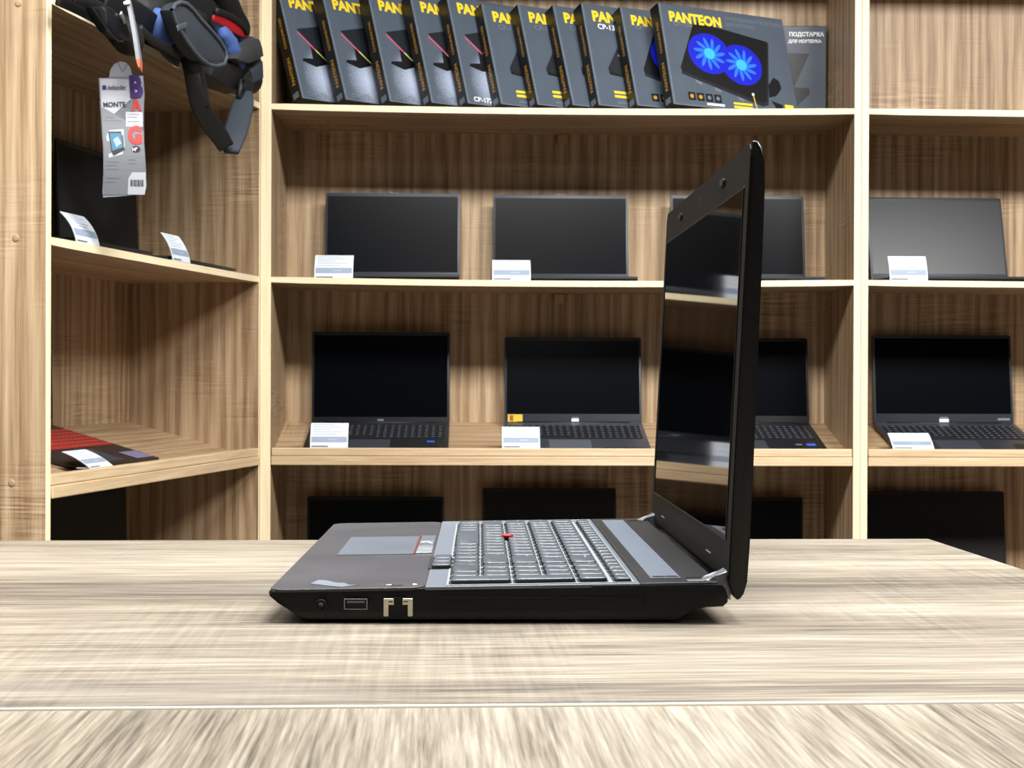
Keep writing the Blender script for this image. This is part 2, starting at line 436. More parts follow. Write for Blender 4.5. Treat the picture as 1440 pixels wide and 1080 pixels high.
wu = unit('shelving_unit', 'pale oak side shelving unit at the left with a bag on its upper shelf', WF, WAN,
     -1.1105, -.0075, .348, ((-1.1285, -1.1105), (-.0075, -.0005)), .001, caps=((.060, 1.130), (.067, .686), (.056, 1.555)))

# ------------------------------------------------------------------ desks
DY = R(3.0)
DX = Vector((math.cos(DY), math.sin(DY), 0)); DV = Vector((-math.sin(DY), math.cos(DY), 0))
dcorner = Vector((.3425, 1.2585, 0))                    # far right corner of the desk
d1 = thing('desk', 'grey-brown oak desk carrying the open laptop, grain running side to side', 'desk', dcorner, (0, 0, DY))
mb = MB(); mb.box(-1.9, 0, -.6240, 0, .728, .75, 'desk_x', bev=.0014, seg=3)
for f in mb.bm.faces:
    if abs(f.normal.z) < .9: f.material_index = mb.mi('desk_edge')
smooth(mb.build('tabletop', d1), 50)
for x0 in (-1.86, -.06):
    mb = MB(); mb.box(x0, x0 + .022, -.60, -.04, 0, .728, 'desk_leg', bev=.002); mb.build('side_panel', d1)
mb = MB(); mb.box(-1.838, -.06, -.07, -.05, .38, .728, 'desk_leg'); mb.build('modesty_panel', d1)
d2 = thing('desk', 'grey-brown oak desk nearest the camera, grain running away from the camera', 'desk', dcorner - DV * .6252, (0, 0, DY))
mb = MB(); mb.box(-1.3, .9, -.62, 0, .7268, .7491, 'desk_y', bev=.0014, seg=3)
for f in mb.bm.faces:
    if abs(f.normal.z) < .9: f.material_index = mb.mi('desk_edge')
smooth(mb.build('tabletop', d2), 50)
for x0 in (-1.26, .84):
    mb = MB(); mb.box(x0, x0 + .022, -.58, -.04, 0, .7262, 'desk_leg', bev=.002); mb.build('side_panel', d2)

# ------------------------------------------------------------------ the open laptop in front
# local axes: x from palm rest to hinge, y from the near side to the far side, z up
LW, LD = .378, .2495
lap = thing('laptop', 'large open black laptop seen from its side on the grey-brown oak desk', 'laptop', (-.1302, .815, .7492), (0, 0, R(1.2)))
lap.scale = (.986,) * 3
def top_z(x): return .0180 + .0042 * x / .247
side = [(.0, .0158), (.0007, .0172), (.0028, .0180), (.235, top_z(.235)), (.246, top_z(.246) - .0002), (.2485, .0190), (.2498, .0150), (.2496, .0120), (.2470, .0098),
        (.2305, .0096), (.2235, .0022), (.0225, .0022), (.0185, .0040), (.0127, .0077), (.0060, .0118), (.0012, .0148)]
mb = MB()
vs, fs = mb.prism(side, 0, LW, 'black', axis='y', bev=.0012, seg=2)
# round the four plan corners a little by pulling the corner profile in
for v in mb.bm.verts:
    for (cx, r) in ((0, .010),):
        if v.co.x < r:
            t = (r - v.co.x); e = r - math.sqrt(max(r * r - t * t, 0))
            if v.co.y < r: v.co.y += e * (1 if v.co.y < .002 else .5)
            elif v.co.y > LW - r: v.co.y -= e * (1 if v.co.y > LW - .002 else .5)
case = smooth(mb.build('base_case', lap), 35)
def deck_patch(pts, mat, name, h=.0006, parent=lap, bev=.0003, label=None, z0=0.):
    """thin moulded panel lying on the sloping deck"""
    m_ = MB(); n = len(pts)
    v = [(x, y, top_z(x) + z0 - .001) for x, y in pts] + [(x, y, top_z(x) + z0 + h) for x, y in pts]
    m_._add(v, [tuple(range(n)), tuple(range(2 * n - 1, n - 1, -1))] + [(i, i + n, (i + 1) % n + n, (i + 1) % n) for i in range(n)], mat)
    if bev:
        es = [e for e in m_.bm.edges if all(w.co.z > top_z(w.co.x) + z0 + h - 1e-5 for w in e.verts)]
        bmesh.ops.bevel(m_.bm, geom=es, offset=bev, segments=1, affect='EDGES')
    return m_.build(name, parent, label)
def rect(x0, x1, y0, y1): return [(x0, y0), (x1, y0), (x1, y1), (x0, y1)]
def rrect(x0, x1, y0, y1, r, n=3):
    o = []
    for cx, cy, a in ((x1 - r, y1 - r, 0), (x0 + r, y1 - r, 90), (x0 + r, y0 + r, 180), (x1 - r, y0 + r, 270)):
        o += [(cx + r * math.cos(R(a + 90 * k / n)), cy + r * math.sin(R(a + 90 * k / n))) for k in range(n + 1)]
    return o
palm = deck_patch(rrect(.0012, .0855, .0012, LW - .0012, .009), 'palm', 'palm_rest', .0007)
# worn silver badge left on the palm rest, a faded print and the power light
deck_patch([(.0215, .021), (.0245, .036), (.029, .0335), (.0335, .0265), (.0365, .0225), (.040, .022), (.0435, .0135), (.049, .0125), (.0455, .0105), (.040, .0055), (.034, .0095), (.0275, .0155)], 'sticker', 'badge', .0003, palm, 0, 'worn silver badge', z0=.0007)
deck_patch([(.063, .010), (.0665, .013), (.070, .0105), (.073, .0125), (.0725, .0075), (.0665, .007)], 'hole', 'worn_print', .0002, palm, 0, z0=.0007)
deck_patch([(.0635, .0105), (.0665, .0125), (.067, .010), (.065, .0085)], 'mark', 'worn_print', .0003, palm, 0, z0=.0007)
deck_patch([(.0795 + .0012 * math.cos(k), .0105 + .0022 * math.sin(k)) for k in [i * .6283 for i in range(10)]], 'led', 'indicator_light', .0004, palm, 0, z0=.0007)
kf = [(.0856, .0012), (.202, .0012), (.202, LW - .0012), (.0856, LW - .0012)]
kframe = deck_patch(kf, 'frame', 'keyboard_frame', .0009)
# touchpad with its buttons
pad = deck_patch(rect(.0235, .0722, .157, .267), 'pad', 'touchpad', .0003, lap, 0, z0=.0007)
deck_patch(rect(.0724, .0735, .157, .267), 'red_trim', 'red_trim', .0004, pad, 0, z0=.0008)
for y0, y1, mt, lb in ((.159, .196, 'silver', 'left-hand button with its cap worn to bare grey'), (.1985, .226, 'pad', None), (.2285, .265, 'pad', None)):
    deck_patch(rect(.074, .0842, y0, y1), mt, 'touchpad_button', .0010, lap, .0003, lb, z0=.0007)
mb = MB(); mb.tube([(.0755, .194, .0232), (.079, .193, .0238), (.0815, .1945, .0235), (.082, .190, .0238), (.084, .1895, .0232)], .0006, 'mark', 6); mb.build('wire_clip', lap, 'bare wire clip of the missing button')
# keyboard well
KX0, KX1 = .0975, .1985
KY0, KY1 = .0052, .3515
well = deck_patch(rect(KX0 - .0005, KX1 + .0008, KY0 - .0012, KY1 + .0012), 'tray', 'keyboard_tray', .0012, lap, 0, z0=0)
PW = (KY1 - KY0) / 19.05                                # key pitch across
PD = .0176                                              # key pitch front to back
def row_x(r): return (KX1 - .0125) - PD * r             # rear edge of rows 1..5 ; function row is r = 0
def key_mesh(x0, x1, y0, y1, txt, name, sub=None, hgt=.0036):
    """island key with a rounded front edge, dished top and printed legend"""
    m_ = MB(); zc = top_z((x0 + x1) / 2)
    g = .0013
    def ring(ins, z, fr): return [Vector((p[0], p[1], z + .017 * (p[0] - (x0 + x1) / 2))) for p in rrect(x0 + g + ins + fr, x1 - g - ins, y0 + g + ins, y1 - g - ins, .0022 if hgt > .0034 else .001)]
    r0 = ring(-.0006, zc + .0011, 0); r1 = ring(0, zc + .0012, 0); r2 = ring(.0001, zc + hgt - .0005, .0002); r3 = ring(.0005, zc + hgt, .0007)
    n = len(r1); v = r0 + r1 + r2 + r3
    f = []
    for k in range(2, 4): f += [((k - 1) * n + i, (k - 1) * n + (i + 1) % n, k * n + (i + 1) % n, k * n + i) for i in range(n)]
    vs_, fs_ = m_._add(v[n:], [tuple(j - n for j in q) for q in f] + [tuple(range(2 * n, 3 * n))], 'key')
    for q_ in fs_[:n]: q_.material_index = m_.mi('gapshade')  # key sides coloured dark to paint the shade between keys
    m_._add([(p.x, p.y, zc + .00125 + .017 * (p.x - (x0 + x1) / 2)) for p in ring(-.00075, 0, -.0005)], [tuple(range(n))], 'gapshade')
    tz = zc + hgt + .00006
    # legends read from the palm rest side: letters' up points to the hinge (+x), right points to -y
    if txt:
        mx = Matrix.Translation((x1 - .0072 if hgt > .0034 else x0 + .002, y1 - .0038, tz)) @ Matrix(((0, 1, 0, 0), (-1, 0, 0, 0), (.0, .017, 1, 0), (0, 0, 0, 1)))
        m_.text(txt, .0036 if len(txt) == 1 else .0022, 'legend', mx, .0)
    if sub:
        mx = Matrix.Translation((x0 + .0042, (y0 + y1) / 2 - .001, tz - .00003)) @ Matrix(((0, 1, 0, 0), (-1, 0, 0, 0), (.0, .017, 1, 0), (0, 0, 0, 1)))
        m_.text(sub, .0026, 'legend', mx, .0)
    return smooth(m_.build(name, lap), 50)
# rows are listed from the far (left hand) side to the near (numeric pad) side
rows = [
 [('`', 1, 'Ё'), ('1', 1), ('2', 1), ('3', 1), ('4', 1), ('5', 1), ('6', 1), ('7', 1), ('8', 1), ('9', 1), ('0', 1), ('-', 1), ('=', 1), ('Backspace', 1.9), None, ('Num', 1), ('/', 1), ('*', 1), ('-', 1)],
 [('Tab', 1.45), ('Q', 1, 'Й'), ('W', 1, 'Ц'), ('E', 1, 'У'), ('R', 1, 'К'), ('T', 1, 'Е'), ('Y', 1, 'Н'), ('U', 1, 'Г'), ('I', 1, 'Ш'), ('O', 1, 'Щ'), ('P', 1, 'З'), ('[', 1, 'Х'), (']', 1, 'Ъ'), ('\\', 1.45, '/'), None, ('7', 1), ('8', 1), ('9', 1), ('+', 1, None, 2)],
 [('Caps', 1.7), ('A', 1, 'Ф'), ('S', 1, 'Ы'), ('D', 1, 'В'), ('F', 1, 'А'), ('G', 1, 'П'), ('H', 1, 'Р'), ('J', 1, 'О'), ('K', 1, 'Л'), ('L', 1, 'Д'), (';', 1, 'Ж'), ("'", 1, 'Э'), ('Enter', 2.2), None, ('4', 1), ('5', 1), ('6', 1)],
 [('Shift', 2.2), ('Z', 1, 'Я'), ('X', 1, 'Ч'), ('C', 1, 'С'), ('V', 1, 'М'), ('B', 1, 'И'), ('N', 1, 'Т'), ('M', 1, 'Ь'), (',', 1, 'Б'), ('.', 1, 'Ю'), ('/', 1), ('Shift', 2.7), None, ('1', 1), ('2', 1), ('3', 1), ('Enter', 1, None, 2)],
 [('Fn', 1), ('Ctrl', 1), ('Win', 1), ('Alt', 1), ('', 5.1), ('Alt', 1), ('Prt', 1), ('Ctrl', 1), 'arrows', None, ('0', 2), ('.', 1)],
]
for r_, row in enumerate(rows):
    x1 = row_x(r_); x0 = x1 - PD; y = KY1
    for k in row:
        if k is None: y = KY0 + 4.02 * PW; continue
        if k == 'arrows':
            for j, (t0, t1) in enumerate((('PgUp', '<'), ('^', 'v'), ('PgDn', '>'))):
                ya = y - PW * 1.0 * (j + 1) - .002; yb = ya + PW
                key_mesh(x0 + .0003, x1, ya, yb, t0, 'arrow_key')
                key_mesh(x0 - .0128, x0 + .0012, ya, yb, t1, 'arrow_key')
            y -= 3 * PW; continue
        w = k[1] * PW; sub = k[2] if len(k) > 2 else None; tall = k[3] if len(k) > 3 else 1
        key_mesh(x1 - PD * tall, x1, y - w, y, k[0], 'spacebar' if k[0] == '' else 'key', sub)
        y -= w
fn = ['Esc', 'F1', 'F2', 'F3', 'F4', 'F5', 'F6', 'F7', 'F8', 'F9', 'F10', 'F11', 'F12', 'Home', 'End', 'Ins', 'Del', 'calc', 'lock', '', '']
for i, t in enumerate(fn):
    w = (KY1 - KY0) / len(fn)
    key_mesh(KX1 - .0108, KX1 + .0003, KY1 - w * (i + 1), KY1 - w * i, t, 'function_key', None, .0032)
# recess of the arrow cluster in the keyboard frame
deck_patch(rect(.0842, KX0 - .0004, KY0 + 4.0 * PW, KY0 + 7.35 * PW), 'gapshade', 'arrow_key_tray', .0010, lap, 0, z0=.0001)
# red pointing stick between G, H and B
tx = row_x(2) - PD + .001; ty = KY1 - PW * (1.7 + 5)
mb = MB(); mb.lathe([(.0, 0), (.0026, 0), (.0026, .0022), (.0040, .0026), (.0041, .0036), (.0030, .0043), (.0, .0045)], 'red', 16, Matrix.Translation((tx, ty, top_z(tx) + .001))); mb.build('pointing_stick', lap, 'red pointing stick cap')
# strip behind the keyboard: groove, speaker grille, hinge cover
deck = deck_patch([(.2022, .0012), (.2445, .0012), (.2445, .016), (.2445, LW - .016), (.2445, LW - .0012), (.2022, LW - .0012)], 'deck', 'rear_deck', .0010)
deck_patch(rect(.2030, .2042, .004, LW - .004), 'hole', 'groove', .0002, deck, 0, z0=.0010)
deck_patch(rect(.2095, .2262, .0165, LW - .018), 'grille', 'speaker_grille', .0006, deck, .0002, 'long blue-grey speaker grille', z0=.0010)
deck_patch(rect(.2266, .2272, .0165, LW - .018), 'hole', 'groove', .0001, deck, 0, z0=.0010)
for cx in (.2145, .2215):
    deck_patch([(cx + .0040 * math.cos(i * .3927), .0215 + .0028 * math.sin(i * .3927)) for i in range(16)], 'hole', 'button_recess', .0002, deck, 0, z0=.0016)
deck_patch(rect(.2285, .2375, .0035, .0105), 'silver', 'badge', .0003, deck, 0, 'small grey model badge', z0=.0010)
for y0, y1 in ((.0195, .0225), (LW - .0225, LW - .0195)):
    deck_patch(rect(.2290, .2443, y0, y1), 'hole', 'groove', .0003, deck, 0, z0=.0010)
# hinges
for y0, y1 in ((.0085, .0215), (LW - .0215, LW - .0085)):
    mb = MB()
    mb.prism([(.2375, .0230), (.2440, .0246), (.2505, .0285), (.2525, .0270), (.2525, .0120), (.2488, .0140), (.2440, .0195)], y0, y1, 'hinge', axis='y', bev=.0008)
    smooth(mb.build('hinge', lap, 'grey hinge'), 40)
# side sockets: headset jack, usb, network
def loop(x0, x1, z0, z1, t, y0, y1, mat, m_):
    m_.box(x0, x1, y0, y1, z1 - t, z1, mat); m_.box(x0, x1, y0, y1, z0, z0 + t, mat)
    m_.box(x0, x0 + t, y0, y1, z0 + t, z1 - t, mat); m_.box(x1 - t, x1, y0, y1, z0 + t, z1 - t, mat)
mb = MB(); mb.lathe([(.0, 0), (.0034, 0), (.0034, .0005), (.0022, .0006), (.0021, .0002)], 'black', 18, Matrix.Translation((.0295, .0004, .0103)) @ Matrix.Rotation(R(90), 4, 'X'))
mb.lathe([(0, 0), (.0018, 0), (.0018, .0002), (0, .0002)], 'hole', 14, Matrix.Translation((.0295, -.0003, .0103)) @ Matrix.Rotation(R(90), 4, 'X')); mb.build('headset_jack', lap)
mb = MB(); loop(.0420, .0545, .0082, .0140, .0004, -.0005, .0004, 'silver', mb); mb.box(.0424, .0541, -.0002, .0004, .0086, .0136, 'hole'); mb.box(.0436, .0530, -.0004, 0, .0118, .0128, 'pgrey'); mb.build('usb_port', lap)
mb = MB()
for sx in (1, -1):
    cx = .0711
    P = lambda a: cx + sx * a
    for (a0, a1, z0, z1) in ((.0052, .0078, .0045, .0134), (.0026, .0078, .0128, .0142), (.0026, .0052, .0108, .0122)):
        mb.box(min(P(a0), P(a1)), max(P(a0), P(a1)), -.0007, .0004, z0, z1, 'portmetal', bev=.0002, seg=1)
    mb.box(min(P(.0024), P(.0029)), max(P(.0024), P(.0029)), -.0007, .0004, .0108, .0142, 'portmetal')
mb.box(cx - .0052, cx + .0052, -.0002, .0004, .0040, .0112, 'hole'); mb.box(cx - .0026, cx + .0026, -.0003, .0004, .0110, .0148, 'hole'); mb.build('network_port', lap, 'pale metal network port')
mb = MB(); loop(.094, .205, .0075, .0150, .0003, -.0003, .0004, 'black', mb); mb.build('drive_bay', lap)
for fx, fy in ((.035, .03), (.035, LW - .03), (.21, .03), (.21, LW - .03)):
    mb = MB(); mb.box(fx - .012, fx + .012, fy - .005, fy + .005, .0009, .0045, 'hole', bev=.0006); mb.build('rubber_foot', lap)
# lid: modelled upright in its own axes (x thickness, inner face at x = 0), then leaned back
lid_m = Matrix.Translation((.2502, 0, .0135)) @ Matrix.Rotation(R(2.75), 4, 'Y')
LH = .2503; LT = .0098
mb = MB()
prof = [(.0, .0090), (.0004, .0072), (.0036, .0008), (.0046, 0), (.0062, .0006), (.0082, .0036), (LT - .0004, .010), (LT, .03), (.0096, .07), (.0090, .13), (.0084, .19), (.0078, .225), (.0068, .2390), (.0052, .2462), (.0034, .2496), (.0014, LH), (.0, LH - .0010)]
mb.prism(prof, .0008, LW - .0008, 'black', axis='y', bev=.0010, seg=2)
RC = .006
for v in mb.bm.verts:                                    # rounded top corners
    for sgn in (0, 1):
        yy = v.co.y if not sgn else LW - v.co.y
        if yy < RC and v.co.z > LH - RC:
            dz = v.co.z - (LH - RC); e = RC - math.sqrt(max(RC * RC - dz * dz, 0))
            ny = yy + e * (1 - yy / RC)
            v.co.y = ny if not sgn else LW - ny
mb.bm.transform(lid_m); lid = smooth(mb.build('lid', lap), 38)
mb = MB()
SY0, SY1, SZ0, SZ1 = .0165, .3615, .0317, .2248
mb.prism([(a, bb) for a, bb in rrect(.0025, LW - .0025, .0096, LH - .0016, .007)], -.0007, .0006, 'bezel', axis='x')
mb.bm.transform(lid_m); mb.build('bezel', lid)
mb = MB()
loop_m = mb
# raised lip round the screen
for (a0, a1, c0, c1) in ((SY0 - .0012, SY1 + .0012, SZ1, SZ1 + .0012), (SY0 - .0012, SY1 + .0012, SZ0 - .0012, SZ0), (SY0 - .0012, SY0, SZ0, SZ1), (SY1, SY1 + .0012, SZ0, SZ1)):
    mb.box(-.0014, -.0002, a0, a1, c0, c1, 'black', bev=.0003, seg=1)
mb.bm.transform(lid_m); mb.build('screen_surround', lid)
mb = MB(); mb.box(-.0010, 0, SY0, SY1, SZ0, SZ1, 'screen'); mb.bm.transform(lid_m); mb.build('screen', lid, 'glossy black screen')
for yy, zz in ((.092, .2375), (.286, .2375)):
    mb = MB(); mb.prism(rrect(yy - .007, yy + .007, zz - .0022, zz + .0022, .002), -.0024, -.0005, 'hole', axis='x', bev=.0004); mb.bm.transform(lid_m); mb.build('rubber_bumper', lid)
mb = MB(); mb.prism([(.189 + .0028 * math.cos(i * .5236), .2375 + .0028 * math.sin(i * .5236)) for i in range(12)], -.0010, -.0004, 'hole', axis='x'); mb.bm.transform(lid_m); mb.build('webcam', lid)
for yy in (.075, .30):
    mb = MB(); mb.box(-.0012, -.0004, yy - .009, yy + .009, .0172, .0180, 'silver'); mb.bm.transform(lid_m); mb.build('bezel_slit', lid)

# ------------------------------------------------------------------ shelf laptops
def shelf_laptop(label, frame, x, y, z, w=.365, depth=.24, lidh=.228, tilt=12, pitch=0., yaw=0., body='lapbody', scr='screen_m', keys='keycap', leg='keylight',
                 chin=.02, bez=.006, extras=(), group='laptops on the display shelves', lidmat=None, thick=.017):
    """x, y: centre of the base's front edge in the shelf's local axes; the base lies on height z"""
    pt = main_pt if frame == 'main' else (lambda a, bq, zz: wing_pt(-a, bq, zz))
    rz = (AM if frame == 'main' else WAN) + yaw
    t = thing('laptop', label, 'laptop', pt(x, y, z), (pitch, 0, rz), group)
    lidmat = lidmat or body
    hw = w / 2
    mb = MB()
    mb.prism([(.0, .006), (.0, .0115), (depth, thick), (depth, .004), (.03, .0012), (.012, .0012)], -hw, hw, body, axis='x', bev=.0015)
    smooth(mb.build('base', t), 40)
    tz = lambda yy: .0115 + (thick - .0115) * yy / depth
    # keyboard: one panel with all its key caps
    mb = MB(); k0, k1 = depth * .40, depth * .86
    nx, ny = 19, 6
    px = (w - .026) / nx; py = (k1 - k0) / ny
    mb._add([(sx * (hw - .012), yy, tz(yy) + .0002) for sx, yy in ((-1, k0 - .002), (1, k0 - .002), (1, k1 + .002), (-1, k1 + .002))], [(0, 1, 2, 3)], 'hole' if keys == 'keycap' else 'lapbrown')
    rnd = random.Random(hash(label) & 255 if False else len(label))
    for j in range(ny):
        i = 0
        while i < nx:
            n = 1
            if j == 0 and i == 4: n = 5
            x0 = -hw + .013 + i * px; x1 = x0 + px * n
            y0 = k0 + j * py; y1 = y0 + py
            q = [(x0 + .001, y0 + .001), (x1 - .001, y0 + .001), (x1 - .001, y1 - .001), (x0 + .001, y1 - .001)]
            mb._add([(a, c, tz(c) + .0001) for a, c in q] + [(a, c, tz(c) + .0015) for a, c in q], [(4, 5, 6, 7), (0, 1, 5, 4), (1, 2, 6, 5), (2, 3, 7, 6), (3, 0, 4, 7)], keys)
            if n == 1:
                ux = x0 + px * .28; uy = y0 + py * .38
                mb._add([(ux, uy, tz(uy) + .0017), (ux + px * .34, uy, tz(uy) + .0017), (ux + px * .34, uy + py * .3, tz(uy + py * .3) + .0017), (ux, uy + py * .3, tz(uy + py * .3) + .0017)], [(0, 1, 2, 3)], leg)
            i += n
    mb.build('keyboard', t)
    mb = MB(); y0, y1 = depth * .05, depth * .355
    mb._add([(a, c, tz(c) + .0003) for a, c in ((-.075, y0), (.035, y0), (.035, y1), (-.075, y1))], [(0, 1, 2, 3)], 'lapgrey' if body != 'lapgrey' else 'pad'); mb.build('touchpad', t)
    # lid leaning back from the hinge
    lm = Matrix.Translation((0, depth - .004, thick - .003)) @ Matrix.Rotation(R(-tilt), 4, 'X')
    mb = MB(); mb.prism(rrect(-hw, hw, 0, lidh, .006), 0, .0065, lidmat, axis='y', bev=.0012)
    mb.bm.transform(lm); ld = smooth(mb.build('lid', t), 40)
    mb = MB(); mb.box(-hw + bez, hw - bez, -.0006, .0003, chin, lidh - bez - .004, scr); mb.bm.transform(lm); mb.build('screen', ld)
    mb = MB(); mb.tube([(-hw * .82, depth - .003, thick - .003), (hw * .82, depth - .003, thick - .003)], .005, 'lapblack', 10); mb.build('hinge', t)
    for kind, ex, ey, ew, eh, mt in extras:
        mb = MB()
        if kind == 'lid':
            mb.box(ex - ew / 2, ex + ew / 2, -.0009, .0001, ey, ey + eh, mt); mb.bm.transform(lm); mb.build('sticker' if '_st' in mt else 'lid_mark', ld)
        elif kind == 'cam':
            mb.box(ex - ew / 2, ex + ew / 2, .0005, .006, lidh - .0005, lidh + .0018, mt, bev=.0004, seg=1); mb.bm.transform(lm); mb.build('webcam_shutter', ld)
        else:
            mb._add([(a, c, tz(c) + .0005) for a, c in ((ex - ew / 2, ey), (ex + ew / 2, ey), (ex + ew / 2, ey + eh), (ex - ew / 2, ey + eh))], [(0, 1, 2, 3)], mt); mb.build('sticker', t)
    return t
Z1 = LEV1T - .0055
cam = [('cam', -.004, 0, .030, 0, 'lapgrey'), ('cam', .010, 0, .006, 0, 'ppink'), ('cam', -.004, 0, .006, 0, 'mark')]
shelf_laptop('thin black laptop at the left end of the middle flat shelf, screen facing out', 'main', -.317, .010, LEV1T - .0040, tilt=7, depth=.236, lidh=.2375, extras=cam, w=.363)
shelf_laptop('thin black laptop at the centre of the middle flat shelf', 'main', .1375, .010, LEV1T - .0062, tilt=7, depth=.236, lidh=.2375, extras=cam, w=.366)
shelf_laptop('thin black laptop on the middle shelf, half hidden behind the open laptop lid', 'main', .619, .010, LEV1T - .0040, tilt=7, depth=.236, lidh=.2375, w=.364)
shelf_laptop('laptop with a pale sheen on its screen on the right unit, upper row', 'main', 1.167, .006, LEV1T - .0012, tilt=15.5, depth=.236, lidh=.2430, scr='screen_v', w=.375)
def on_slope(b, base=0.): return SLF + SLK * b + base
G2 = 'laptops on the sloped shelf'
shelf_laptop('tall black laptop with a blue sticker at the left end of the sloped shelf', 'main', -.348, .034, on_slope(.034) + .001, w=.372, depth=.245, lidh=.2475, tilt=17, pitch=SL, body='lapblack', chin=.017,
             extras=[('lid', 0, .006, .017, .005, 'pgrey'), ('base', .140, .062, .020, .013, 'blue_st')], thick=.016)
shelf_laptop('grey laptop with a yellow sticker at the centre of the sloped shelf', 'main', .174, .034, on_slope(.034) + .001, w=.373, depth=.245, lidh=.236, tilt=21, pitch=SL, body='lapgrey', lidmat='lapbody', chin=.026,
             extras=[('lid', -.158, .004, .040, .020, 'yellow_st'), ('lid', -.168, .006, .010, .016, 'tagorange'), ('lid', .005, .004, .020, .009, 'mark'), ('lid', .005, .014, .018, .003, 'pgrey'), ('base', .12, .004, .11, .018, 'dark_st')])  # lid extras: small coloured plates low on the lid
shelf_laptop('black laptop half hidden by the open laptop lid, blue sticker on its palm rest', 'main', .632, .034, on_slope(.034) + .001, w=.372, depth=.245, lidh=.236, tilt=21, pitch=SL, body='lapblack', chin=.022,
             extras=[('base', .150, .040, .024, .018, 'blue_st'), ('base', .118, .045, .016, .010, 'pgrey')])
shelf_laptop('dark grey laptop on the sloped shelf of the right unit', 'main', 1.190, .034, on_slope(.034) + .001, w=.384, depth=.25, lidh=.246, tilt=21, pitch=SL, body='lapbody', chin=.028,
             extras=[('lid', .0, .004, .026, .010, 'mark'), ('lid', .0, .016, .022, .003, 'pgrey'), ('lid', .165, .010, .034, .006, 'pgrey'), ('base', .150, .01, .05, .05, 'dark_st')])
for lb, x, w, lh, tl, sc in (('black laptop with a dim screen low on the bottom shelf at left', -.362, .370, .200, 18, 'screen_v'),
                             ('black laptop with an unlit screen low on the bottom shelf at centre', .110, .364, .224, 18, 'hole'),
                             ('black laptop low on the bottom shelf, right of the open laptop lid', .619, .370, .200, 18, 'screen_v'),
                             ('black laptop low on the right unit beside the desk corner', 1.170, .384, .217, 20, 'hole')):
    shelf_laptop(lb, 'main', x, .034, on_slope(.034, -.40) + .001, w=w, depth=.245, lidh=lh, tilt=tl, pitch=SL, body='lapblack', scr=sc)
shelf_laptop('large black laptop on the left unit behind the long hang tag', 'wing', -.325, .020, LEV1T, w=.415, depth=.255, lidh=.262, tilt=3, body='lapblack', scr='hole', bez=.008)
shelf_laptop('black laptop on the left unit, mostly hidden by the upright panel', 'wing', -.795, .020, LEV1T, w=.36, depth=.25, lidh=.218, tilt=8, body='lapblack', scr='hole')
shelf_laptop('brown laptop with a red keyboard on the left unit', 'wing', -.686, .056, on_slope(.056) + .001, w=.37, depth=.266, lidh=.235, tilt=15, pitch=SL, body='lapbrown', keys='redkey', leg='redleg',
             extras=[('base', .135, .012, .085, .045, 'violet_st')])
shelf_laptop('black laptop at the bottom of the left unit, only its lid showing', 'wing', -.395, .034, on_slope(.034, -.40) + .001, w=.40, depth=.245, lidh=.262, tilt=16, pitch=SL, body='lapblack', scr='hole')

# ------------------------------------------------------------------ price cards
def price_card(label, frame, x, y, z, w=.098, pitch=0., lean=30, yaw=0., curl=None):
    pt = main_pt if frame == 'main' else (lambda a, bq, zz: wing_pt(-a, bq, zz))
    t = thing('price_card', label, 'price card', pt(x, y, z), (pitch, 0, (AM if frame == 'main' else WAN) + yaw), 'price cards on the shelves')
    # side profile of the curved card: steep at the foot, leaning back at the top
    n = 10; prof = []
    yy = zz = 0.
    L_ = .0068
    for i in range(n + 1):
        prof.append((yy, zz)); a = R(lean * .35 + lean * 1.1 * i / n) if curl is None else R(curl[0] + (curl[1] - curl[0]) * i / n)
        yy += math.sin(a) * L_; zz += math.cos(a) * L_
    def at(u, k, off):
        j = min(int(k * n), n - 1); fr = k * n - j
        p = Vector(prof[j]).lerp(Vector(prof[j + 1]), fr); d = (Vector(prof[j + 1]) - Vector(prof[j])).normalized()
        return (u, p[0] - d[1] * off, p[1] + d[0] * off)
    def strip(mb, u0, u1, k0, k1, off, mat):
        m = max(2, int((k1 - k0) * 12))
        v = []
        for i in range(m + 1):
            k = k0 + (k1 - k0) * i / m; v += [at(u0, k, off), at(u1, k, off)]
        mb._add(v, [(2 * i, 2 * i + 1, 2 * i + 3, 2 * i + 2) for i in range(m)], mat)
    h = w / 2
    mb = MB()
    v = []
    for i in range(n + 1):
        k = i / n; v += [at(-h, k, .0007), at(h, k, .0007), at(h, k, -.0002), at(-h, k, -.0002)]
    mb._add(v, [(4 * i + a, 4 * i + (a + 1) % 4, 4 * i + 4 + (a + 1) % 4, 4 * i + 4 + a) for i in range(n) for a in range(4)] + [(0, 3, 2, 1), (4 * n, 4 * n + 1, 4 * n + 2, 4 * n + 3)], 'card')
    strip(mb, -h * .94, h * .94, .20, .42, .0010, 'cardband')
    for k, a, c in ((.90, -.86, .30), (.80, -.86, .55), (.70, -.86, .1), (.60, -.86, .7), (.50, -.86, .4)): strip(mb, h * a, h * c, k, k + .03, .0009, 'cardtext')
    strip(mb, -h * .05, h * .4, .28, .34, .0011, 'carddark' if False else 'cardtext')
    strip(mb, -h * .92, -h * .05, .025, .075, .0010, 'carddark')
    mb.build('card', t)
    mb = MB()
    v = []
    for i in range(n + 1):
        k = i / n; v += [at(-h * .96, k, -.0006), at(h * .96, k, -.0006), at(h * .96, k, -.0020), at(-h * .96, k, -.0020)]
    mb._add(v, [(4 * i + a, 4 * i + (a + 1) % 4, 4 * i + 4 + (a + 1) % 4, 4 * i + 4 + a) for i in range(n) for a in range(4)] + [(0, 3, 2, 1), (4 * n, 4 * n + 1, 4 * n + 2, 4 * n + 3)], 'acrylic')
    mb.box(-h * .96, h * .96, .0006, .030, 0, .0014, 'acrylic')
    mb.build('holder', t)
    return t
